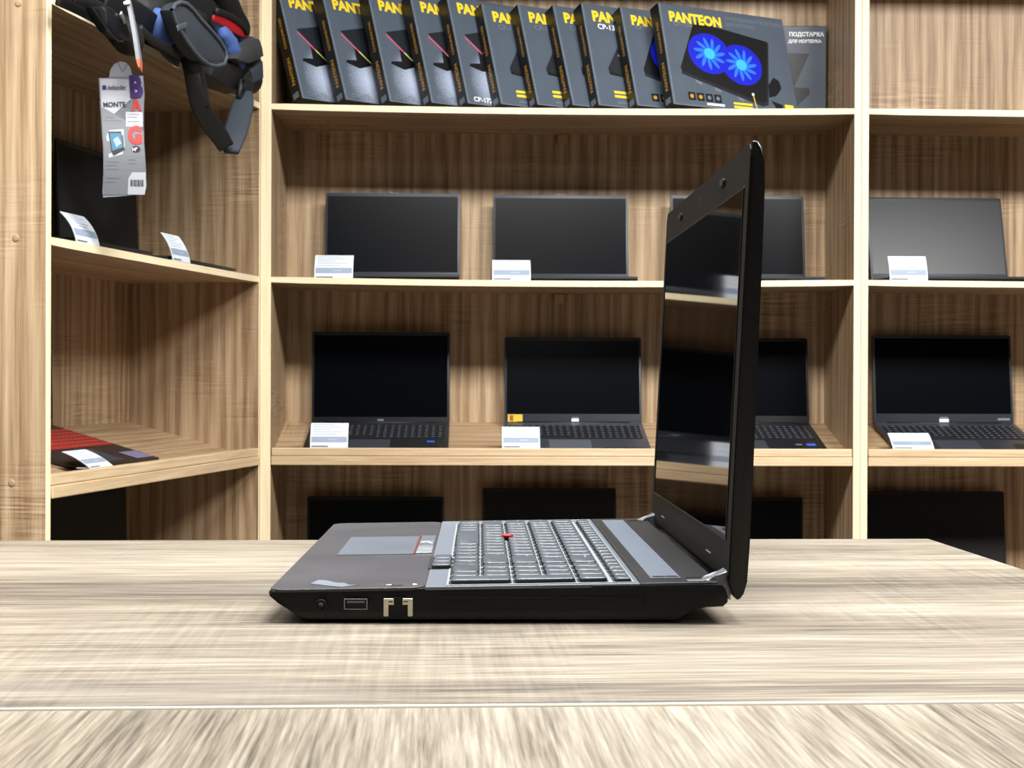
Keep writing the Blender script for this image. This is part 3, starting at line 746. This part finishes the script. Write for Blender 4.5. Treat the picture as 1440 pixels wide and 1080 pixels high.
price_card('white price card before the left laptop of the middle flat shelf', 'main', -.453, .004, LEV1T - .0040)
price_card('white price card before the centre laptop of the middle flat shelf', 'main', -.002, .004, LEV1T - .0062, lean=42)
price_card('white price card before the sheen screened laptop of the right unit', 'main', 1.015, .004, LEV1T - .0010, lean=24)
price_card('white price card beside the tall laptop with the blue sticker', 'main', -.464, .012, LIPT, w=.096, lean=28)
price_card('white price card beside the grey laptop with the yellow sticker', 'main', .024, .012, LIPT, w=.097, lean=44)
price_card('white price card lying back on the dark grey laptop of the right unit', 'main', 1.032, .012, LIPT, w=.107, curl=(46, 66))
price_card('white price card standing nearest the upright on the left unit', 'wing', -.955, .004, LEV1T, lean=36)
price_card('white price card standing by the far corner of the left unit', 'wing', -.497, .004, LEV1T, lean=30)
price_card('white price card lying flat on the laptop with the red keyboard', 'wing', -.868, .016, LIPT, w=.10, curl=(52, 74))

# ------------------------------------------------------------------ cooling pad boxes
def product_box(label, kind, a, bq, yaw, lean, model, modelmat):
    """local x along the cover, y into the box, z up the cover; origin at the cover's lower left corner"""
    al = yaw; BH = {'rgb': .318, 'fan': .287}.get(kind, .297); BW = .40; BT = .040
    if kind == 'end': BW = .175; BT = .030; BH = .276
    t_up = BT * math.sin(R(lean))
    t = thing('product_box', label, 'box', main_pt(a, bq, LEV0T + .0004 - .0065 * (1 - ((a - .131) / .7415) ** 2) + t_up), (R(-lean), 0, AM + R(al)), 'cooling pad boxes on the upper shelf')
    mb = MB(); mb.box(0, BW, 0, BT, 0, BH, 'boxblack', bev=.0012, seg=1)
    mb._add([(.0016, -.0003, .0014), (BW - .0016, -.0003, .0014), (BW - .0016, -.0003, BH - .0014), (.0016, -.0003, BH - .0014)], [(0, 1, 2, 3)], 'cover')
    for x0, x1 in ((.0014, .0042), (.0062, .0072)): mb._add([(x0, -.0005, .002), (x1, -.0005, .002), (x1, -.0005, BH - .002), (x0, -.0005, BH - .002)], [(0, 1, 2, 3)], 'boxedge')
    mb._add([(.002, -.0005, .0014), (BW - .002, -.0005, .0014), (BW - .002, -.0005, .0034), (.002, -.0005, .0034)], [(0, 1, 2, 3)], 'boxedge')
    mb.build('carton', t)
    FX = lambda x, z, y=-.0008: Matrix.Translation((x, y, z)) @ Matrix.Rotation(R(90), 4, 'X')
    # printed picture
    mb = MB()
    pl = lambda pts, mat, y=-.0006: mb._add([(x, y, z) for x, z in pts], [tuple(range(len(pts)))], mat)
    disc = lambda cx, cz, rx, rz, mat, y, n=32, rot=0.: pl([(cx + rx * math.cos(2 * math.pi * i / n) * math.cos(rot) - rz * math.sin(2 * math.pi * i / n) * math.sin(rot), cz + rx * math.cos(2 * math.pi * i / n) * math.sin(rot) + rz * math.sin(2 * math.pi * i / n) * math.cos(rot)) for i in range(n)], mat, y)
    if kind == 'rgb':
        pl([(.010, .004), (BW - .004, .004), (BW - .004, .150), (.010, .150)], 'coverglow', -.00055)
        pl([(.034, .205), (.20, .250), (.32, .16), (.150, .085)], 'pdark', -.0006)
        pl([(.068, .165), (.105, .145), (.115, .115), (.070, .100), (.030, .112), (.034, .120), (.066, .124)], 'pblack', -.0007)
        ends = [(.034, .196), (.0815, .151), (.115, .119), (.150, .078), (.19, .045)]
        for (p, q), mt in zip(zip(ends, ends[1:]), ('ppink', 'plime', 'pskyblue', 'tagpurple')):
            pl([(p[0], p[1] + .003), (q[0], q[1] + .003), (q[0], q[1] - .003), (p[0], p[1] - .003)], mt, -.0009)
        mb.text(model, .019, modelmat, FX(.022, .010), .02)
    elif kind == 'pad':
        pl([(.115, .215), (.30, .255), (.37, .13), (.20, .085), (.055, .102), (.050, .112)], 'pdark', -.0006)
        pl([(.050, .112), (.055, .102), (.20, .085), (.37, .13), (.372, .122), (.20, .076), (.052, .094)], 'pblack', -.0007)
        pl([(.150, .118), (.185, .126), (.195, .155), (.165, .160), (.150, .140)], 'pblue', -.0008)
        disc(.168, .138, .013, .016, 'pcyan', -.0009, 14)
        disc(.092, .152, .006, .004, 'pgrey', -.0009, 12)
        disc(.098, .100, .0045, .0045, 'white', -.0010, 12); pl([(.0968, .098), (.0996, .098), (.1035, .048), (.1005, .048)], 'yellow', -.0009)
        for z0 in (.040, .028): pl([(.055, z0), (.145, z0), (.145, z0 + .007), (.055, z0 + .007)], 'yellow', -.0009)
        pl([(.060, .012), (.12, .012), (.12, .016), (.060, .016)], 'pgrey', -.0009)
        mb.text(model, .021, modelmat, FX(.040, .226), .02)
    elif kind == 'end':
        pl([(.0, .205), (.128, .200), (.062, .052), (.0, .052)], 'pblack', -.0006)
        disc(.024, .138, .030, .046, 'pblue', -.0008, 30); disc(.018, .138, .014, .026, 'pblue2', -.0009, 20)
        pl([(.072, .085), (.088, .108), (.128, .106), (.130, .090), (.085, .048), (.066, .040)], 'pblack', -.0007)
        mb.text('ПОДСТАВКА', .0150, 'white', FX(.072, .248), .05); mb.text('ДЛЯ НОУТБУКА', .0116, 'white', FX(.070, .230), .05)
    else:
        pl([(.105, .246), (.333, .212), (.300, .036), (.285, .030), (.042, .098), (.040, .108)], 'pblack', -.0006)
        pl([(.042, .098), (.285, .030), (.30, .036), (.333, .212), (.338, .208), (.304, .026), (.284, .020), (.040, .090)], 'pdark', -.0007)
        pl([(.315, .085), (.335, .108), (.352, .100), (.356, .078), (.335, .055), (.310, .048)], 'pblack', -.0006)
        for cx, cz in ((.138, .156), (.236, .134)):
            disc(cx, cz, .066, .058, 'pblue', -.0008 - (.0001 if cx > .2 else 0), 40)
            for k in range(11):
                th = 2 * math.pi * k / 11
                disc(cx + .030 * math.cos(th), cz + .027 * math.sin(th), .020, .0052, 'pblue2', -.0011, 14, th + .25)
            disc(cx, cz, .017, .0155, 'pcyan', -.0012, 20)
        for x in (.078, .135, .205):
            pl([(x, .078 - (x - .078) * .28), (x + .022, .070 - (x - .078) * .28), (x + .020, .062 - (x - .078) * .28), (x + .004, .068 - (x - .078) * .28)], 'pgrey', -.0009)
        for k in range(4):
            x = .050 + .027 * k; pl([(x, .018), (x + .022, .018), (x + .022, .040), (x, .040)], 'pblack', -.0009)
            disc(x + .011, .029, .006, .006, 'gold' if k < 2 else 'pgrey', -.0010, 10)
        pl([(.105, .008), (.160, .008), (.160, .014), (.105, .014)], 'white', -.0009)
        for z0 in (.018, .008): pl([(.190, z0), (.250, z0), (.250, z0 + .006), (.190, z0 + .006)], 'yellow', -.0009)
        disc(.258, .052, .004, .004, 'white', -.0010, 12); pl([(.2568, .05), (.2592, .05), (.265, .008), (.2625, .008)], 'yellow', -.0009)
        pl([(.315, .040), (.350, .030), (.352, .008), (.335, .006)], 'pblack', -.0009); pl([(.357, .022), (.385, .022), (.385, .032), (.357, .032)], 'yellow', -.0010)
        mb.text(model, .019, modelmat, FX(.038, .226), .02)
        mb.text('ОХЛАЖДАЮЩАЯ ПОДСТАВКА', .0125, modelmat if kind != 'white' else 'white', FX(.205, .262), .025)
        mb.text('ДЛЯ НОУТБУКА', .0125, modelmat, FX(.205, .245), .025)
    mb.build('cover_picture', t, fix=False)
    if kind == 'end': return t
    mb = MB(); mb.text('PANTEON', .041 if kind != 'fan' else .038, 'yellow', FX(.028, BH - .049, -.0011), .05, sx=.93); mb.build('lettering', t, 'yellow block lettering', fix=False)
    # spine print
    mb = MB()
    for k, (z0, z1) in enumerate(((.235, .255), (.192, .225), (.150, .185), (.065, .140))):
        mb._add([(-.0003, .012, z0), (-.0003, .028, z0), (-.0003, .028, z1), (-.0003, .012, z1)], [(0, 1, 2, 3)], 'boxblack')
    SPX = lambda z: Matrix.Translation((-.0006, .026, z)) @ Matrix(((0, 0, 1, 0), (0, -1, 0, 0), (1, 0, 0, 0), (0, 0, 0, 1))) @ Matrix.Scale(-1, 4, (0, 1, 0)) @ Matrix.Translation((0, -.014, 0))
    mb.text('PANTEON', .017, 'gold', SPX(.045), .03)
    mb.text('COOLING PAD', .013, 'gold', SPX(.150), .03)
    for z0 in (.026,): mb._add([(-.0005, .008, z0 - .016), (-.0005, .032, z0 - .016), (-.0005, .032, z0), (-.0005, .008, z0)], [(0, 1, 2, 3)], 'pgrey')
    mb.build('spine_print', t, fix=False)
    return t
def box_x(px, bq, lean):
    """metres along the wall for a box whose lower cover corner stands at bq"""
    d = ray(px, 146); p0 = M0 + MBv * bq; tt = (p0 - EYE).dot(MBv) / d.dot(MBv); return (EYE + d * tt - M0).dot(MA)
nth = ['leftmost box of the leaning row', 'second leaning box from the left upright', 'third leaning box from the left upright', 'fourth leaning box from the left upright', 'fifth leaning box, last with the rainbow stripe']
specs = [('rgb', -.5335, .002, 43, 20.5, 'CP-172L', 'pgrey'), ('rgb', -.4245, .010, 41, 20.5, 'CP-172L', 'pgrey'), ('rgb', -.3135, .018, 38, 19.5, 'CP-172L', 'pgrey'), ('rgb', -.2075, .026, 36, 19.5, 'CP-172L', 'pgrey'), ('rgb', -.115, .030, 34, 19.5, 'CP-172L', 'white'),
         ('pad', -.0300, .036, 31, 20, 'CP-132L', 'pgrey'), ('pad', .0635, .038, 30, 20, 'CP-132L', 'pgrey'), ('pad', .1540, .040, 29, 20, 'CP-132L', 'pgrey'), ('pad', .2200, .030, 27, 18, 'CP-132L', 'white'), ('fan', .3190, .032, 26, 18, 'CP-150', 'pgrey'), ('fan', .4090, .002, 26, 15.5, 'CP-150', 'pgrey')]
labels = ['dark product box with a rainbow stripe, ' + s for s in nth[:4]] + ['dark product box with a rainbow stripe and white model number'] + \
         ['dark product box next right of the last rainbow striped one', 'dark product box with a pale round patch low on its cover', 'darkest, narrowest showing product box right of the pale patch one', 'dark product box with a bright white model number under its yellow name',
          'dark product box showing the edge of one blue fan', 'dark product box with two glowing blue fans in full view']
for (kind, a, bq, yw, ln, md, mm), lb in zip(specs, labels): product_box(lb, kind, a, bq, yw, ln, md, mm)
product_box('upright dark product box with white headline at the right end of the row', 'end', .690, .288, -1.5, 0, 'CP-150', 'white')

# ------------------------------------------------------------------ bag on the side unit (built in the unit's local axes)
bag = thing('bag', 'black laptop bag with blue lining and red zip, straps hanging from the left shelf', 'bag', WF, (0, 0, WAN))
def lump(mb, c, r, mat, rot=(0, 0, 0), amp=.0, n=28, sq=2.4, seed=0., fr=14.):
    """soft, slightly creased stuffed volume"""
    mx = Matrix.Translation(c) @ Matrix.Rotation(rot[2], 4, 'Z') @ Matrix.Rotation(rot[1], 4, 'Y') @ Matrix.Rotation(rot[0], 4, 'X')
    sg = lambda v, p: math.copysign(abs(v) ** p, v)
    v = []; f = []; e = 2 / sq
    for i in range(n + 1):
        ph = -math.pi / 2 + math.pi * i / n
        for k in range(2 * n):
            th = math.pi * k / n
            d = Vector((sg(math.cos(ph), e) * sg(math.cos(th), e), sg(math.cos(ph), e) * sg(math.sin(th), e), sg(math.sin(ph), e)))
            p = Vector((d.x * r[0], d.y * r[1], d.z * r[2]))
            w = mx @ p
            p += d * amp * noise.noise(w * fr + Vector((seed, 0, 0))) + d * amp * .5 * noise.noise(w * fr * 2.7 + Vector((0, seed, 0)))
            v.append(p)
    m = 2 * n
    for i in range(n):
        for k in range(m): f.append((i * m + k, i * m + (k + 1) % m, (i + 1) * m + (k + 1) % m, (i + 1) * m + k))
    mb._add(v, f, mat, smooth=True, mx=mx)
    bmesh.ops.remove_doubles(mb.bm, verts=mb.bm.verts, dist=1e-5)
def wslab(pix, q, thick, mat, name, parent, bev=.008, seg=3, label=None, bulge=0.):
    pts = [wing_at(x, y, q) for x, y in pix]
    mb = MB(); mb.prism([(p.x, p.z) for p in pts], q, q + thick, mat, axis='y', bev=bev, seg=seg)
    return smooth(mb.build(name, parent, label), 60)
ZT = LEV0T
mb = MB()
lump(mb, (-.50, .13, ZT + .115), (.42, .15, .115), 'bagblack', (0, R(4), 0), .012, 32, 3.2, 1.3)
body = mb.build('body', bag)
mb = MB(); lump(mb, (-.265, -.005, ZT + .058), (.165, .060, .060), 'bagblack', (0, R(6), 0), .010, 28, 3.0, 4.)
lump(mb, (-.60, -.015, ZT + .060), (.20, .050, .058), 'bagblack', (0, 0, R(3)), .012, 28, 2.8, 9.)
mb.build('front_pocket', bag)
mb = MB(); lump(mb, wing_at(305, 2, .02), (.17, .05, .040), 'bagblack', (0, R(22), 0), .006, 24, 2.6, 2.); mb.build('top_flap', bag)
# blue lining showing through the openings
mb = MB(); lump(mb, wing_at(228, 38, -.058), (.040, .022, .040), 'bagblue', (0, 0, 0), .006, 20, 2.2, 5., 24); mb.build('lining', bag, 'blue lining at the left opening')
mb = MB(); lump(mb, wing_at(324, 66, -.062), (.075, .020, .022), 'bagblue', (0, R(24), 0), .006, 20, 2.2, 6., 24)
lump(mb, wing_at(334, 54, -.050), (.085, .022, .020), 'bagnavy', (0, R(20), 0), .004, 20, 2.2, 7., 24); mb.build('lining', bag, 'blue and navy lining at the right opening')
pz = [wing_at(x, y, -.072) for x, y in ((299, 25), (312, 29), (325, 37), (338, 45), (349, 50))]
mb = MB(); mb.ribbon(pz, [.012, .020, .022, .020, .012], .004, 'bagred', (0, -.3, 1)); mb.build('zip', bag, 'bright red zip edge')
mb = MB(); mb.ribbon([wing_at(x, y, -.078) for x, y in ((303, 15), (322, 22), (340, 35), (348, 46))], .014, .010, 'bagblack', (0, -.3, 1)); mb.build('piping', bag)
# slate shoulder pad with its raised binding
padpix = [(242, 14), (246, 6), (254, 3), (262, 5), (270, 12), (282, 27), (296, 42), (308, 56), (316, 68), (319, 80), (315, 90), (305, 93), (294, 91), (283, 83), (272, 71), (262, 57), (253, 42), (246, 28)]
sp = wslab(padpix, -.118, .030, 'bagpad', 'shoulder_pad', bag, .010, 4, 'slate grey padded shoulder rest')
cp = [wing_at(x, y, -.120) for x, y in padpix + padpix[:1]]
mb = MB(); mb.tube(cp, .0045, 'binding', 8, False); mb.build('binding', sp)
mb = MB(); mb.ribbon([wing_at(x, y, -.124) for x, y in ((249, 40), (256, 37), (263, 35))], .012, .003, 'binding', (0, 0, 1)); mb.build('pull_tab', sp)
# grey folded flap at the right end and the black end under it
wslab([(331, 82), (340, 74), (352, 62), (357, 51), (366, 55), (369, 68), (372, 79), (363, 84), (350, 89), (340, 88)], -.090, .030, 'bagflap', 'flap', bag, .006, 3, 'charcoal folded flap')
wslab([(300, 92), (331, 83), (350, 90), (364, 84), (371, 84), (370, 108), (353, 116), (345, 131), (318, 121), (296, 108)], -.070, .060, 'bagblack', 'end_pocket', bag, .010, 3)
wslab([(352, 100), (370, 86), (371, 110), (356, 118), (349, 113)], -.084, .012, 'bagpad', 'end_tab', bag, .003, 2)
# hanging loop: folded left strand, broad padded right strand, both turned towards the aisle
CR = Vector((WX.x, WY.x, 0))                             # aisle-facing width direction
cr = lambda z: CR + Vector((0, 0, z))
pl = [wing_at(x, y, q) for x, y, q in ((264, 80, -.075), (270, 105, -.085), (275, 130, -.085), (283, 152, -.085), (296, 174, -.088), (309, 192, -.092), (318, 207, -.095))]
mb = MB(); mb.ribbon(pl, [.030, .032, .034, .040, .042, .040, .036], .006, 'strap', [cr(0), cr(.1), cr(.2), cr(.5), cr(.8), cr(.9), cr(.7)]); mb.build('strap', bag, 'black webbing loop hanging down')
pl2 = [wing_at(x, y, q) for x, y, q in ((272, 88, -.095), (283, 112, -.100), (288, 130, -.100), (292, 150, -.098))]
mb = MB(); mb.ribbon(pl2, [.022, .020, .014, .010], .004, 'strap', [cr(.2), cr(.6), cr(1.), cr(1.2)]); mb.build('strap', bag)
pr = [wing_at(x, y, q) for x, y, q in ((346, 130, -.082), (342, 146, -.088), (336, 168, -.094), (330, 190, -.098), (325, 214, -.100))]
mb = MB(); mb.ribbon(pr, [.030, .048, .052, .050, .034], .012, 'bagpad', [cr(-.25), cr(-.25), cr(-.2), cr(-.2), cr(-.1)]); mb.build('strap_pad', bag, 'broad blue-grey padded strap end')
mb = MB(); mb.ribbon([wing_at(x, y, -.080) for x, y in ((353, 112, ), (346, 122), (338, 128), (348, 134))], [.05, .05, .045, .05], .008, 'strap', (1, 0, .4)); mb.build('strap_joint', bag)
# straps and buckle lying along the shelf edge at the left
for q, pts, w in ((-.040, ((82, -4), (104, 6), (128, 18), (150, 32), (166, 48), (178, 58)), .030), (-.070, ((105, -6), (122, 2), (138, 10), (152, 20), (170, 36)), .022), (-.055, ((150, -6), (170, 8), (190, 18), (215, 36), (236, 66), (254, 80)), .045), (-.085, ((196, 40), (214, 56), (232, 66), (252, 78)), .016)):
    mb = MB(); mb.ribbon([wing_at(x, y, q) for x, y in pts], w, .006, 'strap', (0, -.35, 1)); mb.build('strap', bag)
bk = wslab([(133, 10), (146, 8), (158, 9), (172, 22), (180, 34), (185, 50), (180, 60), (168, 58), (156, 44), (146, 30)], -.095, .022, 'buckle', 'buckle', bag, .006, 3)
mb = MB(); mb.box(-.012, .012, -.002, .002, -.004, .004, 'mark', bev=.001, mx=Matrix.Translation(wing_at(173, 25, -.098)) @ Matrix.Rotation(R(38), 4, 'Y')); mb.build('buckle_glint', bk, 'pale plate painting a glint on the buckle')  # pale plate stands in for the highlight on the buckle
mb = MB(); lump(mb, wing_at(176, 50, -.070), (.045, .03, .030), 'bagblack', (0, R(25), 0), .004, 16, 2.4, 3.); mb.build('strap_end', bag)

# long carton hang tag with its threads
tp = wing_pt(.885, -.105, 0)
ctr = EYE + ray(173.5, 182) * 3.02
ht = thing('hang_tag', 'long grey and white hang tag with coloured letters dangling from the bag', 'hang tag', ctr, (0, R(-1.2), R(13)))
TWd, THt = .081, .224
pxs = 3.02 / FPX
def tx_(px, py): return ((px - 173.5) * pxs, (182 - py) * pxs)
outline = [(142, 114.5), (144, 112.5), (156.5, 112.5), (158, 102), (163, 94.5), (171, 90.5), (178.5, 92), (184, 98), (186, 108), (199, 106.5), (201.5, 109), (202, 135), (200.5, 160), (200.5, 200), (202, 235), (202.5, 258), (201, 268), (198, 270), (150, 273.5), (145, 273), (144.3, 268), (146.5, 240), (147, 215), (145, 175), (143.5, 140)]
def bend(x, z): return .006 * math.sin(z * 26) + .05 * x * x
def tagpoly(mb, pix, mat, off):
    v = []
    for px, py in pix:
        x, z = tx_(px, py); v.append((x, bend(x, z) - off, z))
    bm_ = mb.bm; i = mb.mi(mat)
    f = bm_.faces.new([bm_.verts.new(p) for p in v]); f.material_index = i
    return f
def densify(pix, n=6):
    o = []
    for a, c in zip(pix, pix[1:] + pix[:1]): o += [(a[0] + (c[0] - a[0]) * k / n, a[1] + (c[1] - a[1]) * k / n) for k in range(n)]
    return o
def tagstrip(mb, L_, R_, y0, y1, mat, off, n=10):
    """printed region between the left and right borders given as functions of the height"""
    v = []
    for k in range(n + 1):
        y = y0 + (y1 - y0) * k / n
        for px in (L_(y), R_(y)): x, z = tx_(px, y); v.append((x, bend(x, z) - off, z))
    mb._add(v, [(2 * k, 2 * k + 1, 2 * k + 3, 2 * k + 2) for k in range(n)], mat)
def interp(tab):
    def f(y):
        for (ya, xa), (yb, xb) in zip(tab, tab[1:]):
            if y <= yb: return xa + (xb - xa) * (y - ya) / (yb - ya)
        return tab[-1][1]
    return f
LFT = interp([(112.5, 142.5), (140, 143.5), (175, 145), (215, 147), (240, 146.5), (268, 144.5), (273, 146)])
RGT = interp([(107, 200.5), (135, 202), (160, 200.5), (200, 200.5), (235, 202), (258, 202.5), (271, 200)])
mb = MB()
n = 24; v = []
for k in range(n + 1):
    y = 111 + (271.5 - 111) * k / n
    for j in range(5):
        px = LFT(y) + (RGT(y) - LFT(y)) * j / 4
        yy = y + (2.2 * (1 - j / 2) * (1 - .0) if k in (0, n) else 1.6 * (1 - j / 2)); x, z = tx_(px, yy); v.append((x, bend(x, z), z))
mb._add(v, [(5 * k + j, 5 * k + j + 1, 5 * k + j + 6, 5 * k + j + 5) for k in range(n) for j in range(4)], 'taggrey2', smooth=True)
tagpoly(mb, [(156.5, 114), (156.5, 110), (158, 102), (163, 94.5), (171, 90.5), (178.5, 92), (184, 98), (186, 108), (186, 113)], 'taggrey2', 0)
bmesh.ops.solidify(mb.bm, geom=mb.bm.faces[:], thickness=.0006)
bmesh.ops.recalc_face_normals(mb.bm, faces=mb.bm.faces)
mb.build('card', ht, fix=False)
mb = MB()
tagstrip(mb, interp([(113, 144), (172, 146.5)]), interp([(113, 199), (135, 190), (172, 150)]), 114, 171, 'tagwhite', .0008)
tagstrip(mb, lambda y: LFT(y) + 1, lambda y: RGT(y) - 1, 183, 270, 'taggrey', .0008)
tagstrip(mb, lambda y: LFT(y) + 1, interp([(152, 147), (183, 199)]), 153, 184, 'taggrey', .0009)
tagstrip(mb, interp([(240, 184), (248, 179), (270, 177.5)]), lambda y: RGT(y) - .6, 240, 269.5, 'tagwhite', .0010)
for k in range(11):
    x0 = 181.5 + k * 1.6
    tagstrip(mb, lambda y: x0, lambda y: x0 + (.9 if k % 3 else 1.3), 250, 259, 'tagblack', .0012, 2)
tagstrip(mb, lambda y: 177, lambda y: 199, 158, 178, 'tagwhite', .0010, 3)
for y0, xa, xb, mt in ((161, 179, 196, 'taggrey'), (165, 179, 192, 'taggrey'), (171, 179, 195, 'carddark'), (128, 148, 178, 'taggrey'), (166, 149, 162, 'carddark'), (170, 149, 172, 'taggrey'), (226, 151, 166, 'carddark'), (231, 151, 164, 'carddark'), (236, 151, 165, 'carddark'), (248, 150, 168, 'carddark'), (253, 150, 162, 'carddark'), (223, 180, 189, 'carddark'), (228, 180, 188, 'carddark'), (151, 150, 156, 'taggrey')):
    tagstrip(mb, lambda y: xa, lambda y: xb, y0 - .4, y0 + .5, mt, .0013, 1)
def tagtext(t, px, py, size, mat, bold=.0, sx=1., tilt=-2.5, off=.0016, rot=0):
    x, z = tx_(px, py); vs, fs = glyphs(t, bold); a = R(-tilt); o = []
    for g in vs:
        gx = g[0] * size * pxs * sx; gz = g[1] * size * pxs
        X = x + gx * math.cos(a) - gz * math.sin(a); Z = z + gx * math.sin(a) + gz * math.cos(a)
        o.append((X, bend(X, Z) - off, Z))
    mb._add(o, fs, mat)
tagtext('defender', 153.5, 128, 7.6, 'tagpurple', .01, .92)
tagtext('MONTE', 147.5, 152, 9.2, 'tagblack', .035, .92)
tagtext('B', 183, 137, 38, 'tagpurple', .06, .78)
tagtext('A', 186, 155, 20, 'tagred', .06, .8)
tagtext('G', 180, 201, 32, 'tagred', .06, .78)
tagtext('14"', 184, 211.5, 6, 'white', .03, .9, off=.0022)
x0 = 147
mb._add([(tx_(a, c)[0], bend(*tx_(a, c)) - .0014, tx_(a, c)[1]) for a, c in ((147, 129), (152, 128.6), (152, 122.6), (147, 123))], [(0, 1, 2, 3)], 'tagpurple')
mb._add([(tx_(189.5 + 6 * math.cos(i * .628), 209 + 4.6 * math.sin(i * .628))[0], bend(*tx_(189, 209)) - .0018, tx_(189, 209 + 4.6 * math.sin(i * .628))[1]) for i in range(10)], [tuple(range(10))], 'tagblack')
for pix, mt, of in (([(155, 183.5), (174, 181.5), (175, 205), (172, 216), (154, 221), (151, 192)], 'tagwhite', .0011), ([(153.5, 185.5), (170.5, 185), (174, 207), (175.5, 210), (160, 218.5), (157.5, 213)], 'tagblack', .0014), ([(155.5, 187.5), (170, 187.5), (172.5, 206.5), (159, 211.5)], 'tagteal', .0017), ([(160, 196), (166, 192), (171, 201), (164, 207)], 'cardband', .0019)):
    tagpoly(mb, pix, mt, of)
mb.build('printed_front', ht, fix=False)
for x0, x1 in ((162, 162.5), (186, 183)):
    pass
top = wing_at(186, 62, -.09)
mb = MB()
def loc(px, py, d=3.02): return ht_inv @ (EYE + ray(px, py) * d)
ht_inv = (Matrix.Translation(ctr) @ Matrix.Rotation(R(13), 4, 'Z') @ Matrix.Rotation(R(-1.2), 4, 'Y')).inverted()
mb.tube([loc(172, 101), loc(166, 88), loc(162, 72), loc(164, 58)], .0005, 'thread', 5)
mb.tube([loc(173, 101), loc(181, 86), loc(185, 72), loc(187, 58)], .0005, 'thread', 5)
mb.build('thread', ht)
# narrow tag seen edge on
et_c = EYE + ray(186, 40) * 3.0
et = thing('hang_tag', 'narrow pale hang tag seen edge on with an orange tip', 'hang tag', et_c, (0, R(-10.5), R(8)))
mb = MB(); n = 10
v = []
for k in range(n + 1):
    z = .075 - .152 * k / n; y = .004 * math.sin(z * 30)
    w0 = .0036 * (1 if k < n else .35)
    for sx in (-1, 1): v += [(sx * w0 + .003 * math.cos(z * 18), y - .02, z), (sx * w0 + .003 * math.cos(z * 18), y + .03, z)]
q = []
for k in range(n):
    for a, c in ((0, 1), (1, 3), (3, 2), (2, 0)): q.append((4 * k + a, 4 * k + c, 4 * k + 4 + c, 4 * k + 4 + a))
mb._add(v, q + [(0, 2, 3, 1), (4 * n, 4 * n + 1, 4 * n + 3, 4 * n + 2)], 'taggrey2')
for f in mb.bm.faces:
    if f.calc_center_median().z < -.066: f.material_index = mb.mi('tagorange')
mb.build('card', et)
mb = MB(); mb.box(-.006, .006, -.022, -.016, .040, .046, 'white', bev=.0015); mb.build('clip', et)

# ------------------------------------------------------------------ lights: ceiling panels of the shop
def panel(name, x, y, sx, sy, power, col=(1., .99, .97), z=2.93):
    l = bpy.data.lights.new(name, 'AREA'); l.shape = 'RECTANGLE'; l.size = sx; l.size_y = sy; l.energy = power; l.color = col
    o = bpy.data.objects.new(name, l); COL.objects.link(o); o.location = (x, y, z); return o
for x, y, p in ((-1.5, 1.33, 36), (.2, 1.33, 82), (1.9, 1.33, 118), (.2, -1.6, 10)):
    panel('ceiling_panel_light', x, y, 1.2, .8, p)
w = bpy.data.worlds.new('shop_ambient'); SC.world = w; w.use_nodes = True
w.node_tree.nodes['Background'].inputs[0].default_value = (.95, .97, 1., 1); w.node_tree.nodes['Background'].inputs[1].default_value = .015

# ------------------------------------------------------------------ camera and view
cd = bpy.data.cameras.new('camera'); co = bpy.data.objects.new('camera', cd); COL.objects.link(co)
cd.sensor_width = 36; cd.lens = 36 * FPX / 1440; cd.clip_start = .02
co.matrix_world = Matrix.Translation(EYE) @ Matrix.Rotation(R(90) - PITCH, 4, 'X') @ Matrix.Rotation(ROLL, 4, 'Z')
cd.dof.use_dof = True; cd.dof.focus_distance = .95; cd.dof.aperture_fstop = 64
SC.camera = co
SC.view_settings.view_transform = 'Standard'; SC.view_settings.look = 'None'; SC.view_settings.gamma = 1
SC.view_settings.exposure = 1.0; SC.view_settings.use_curve_mapping = False
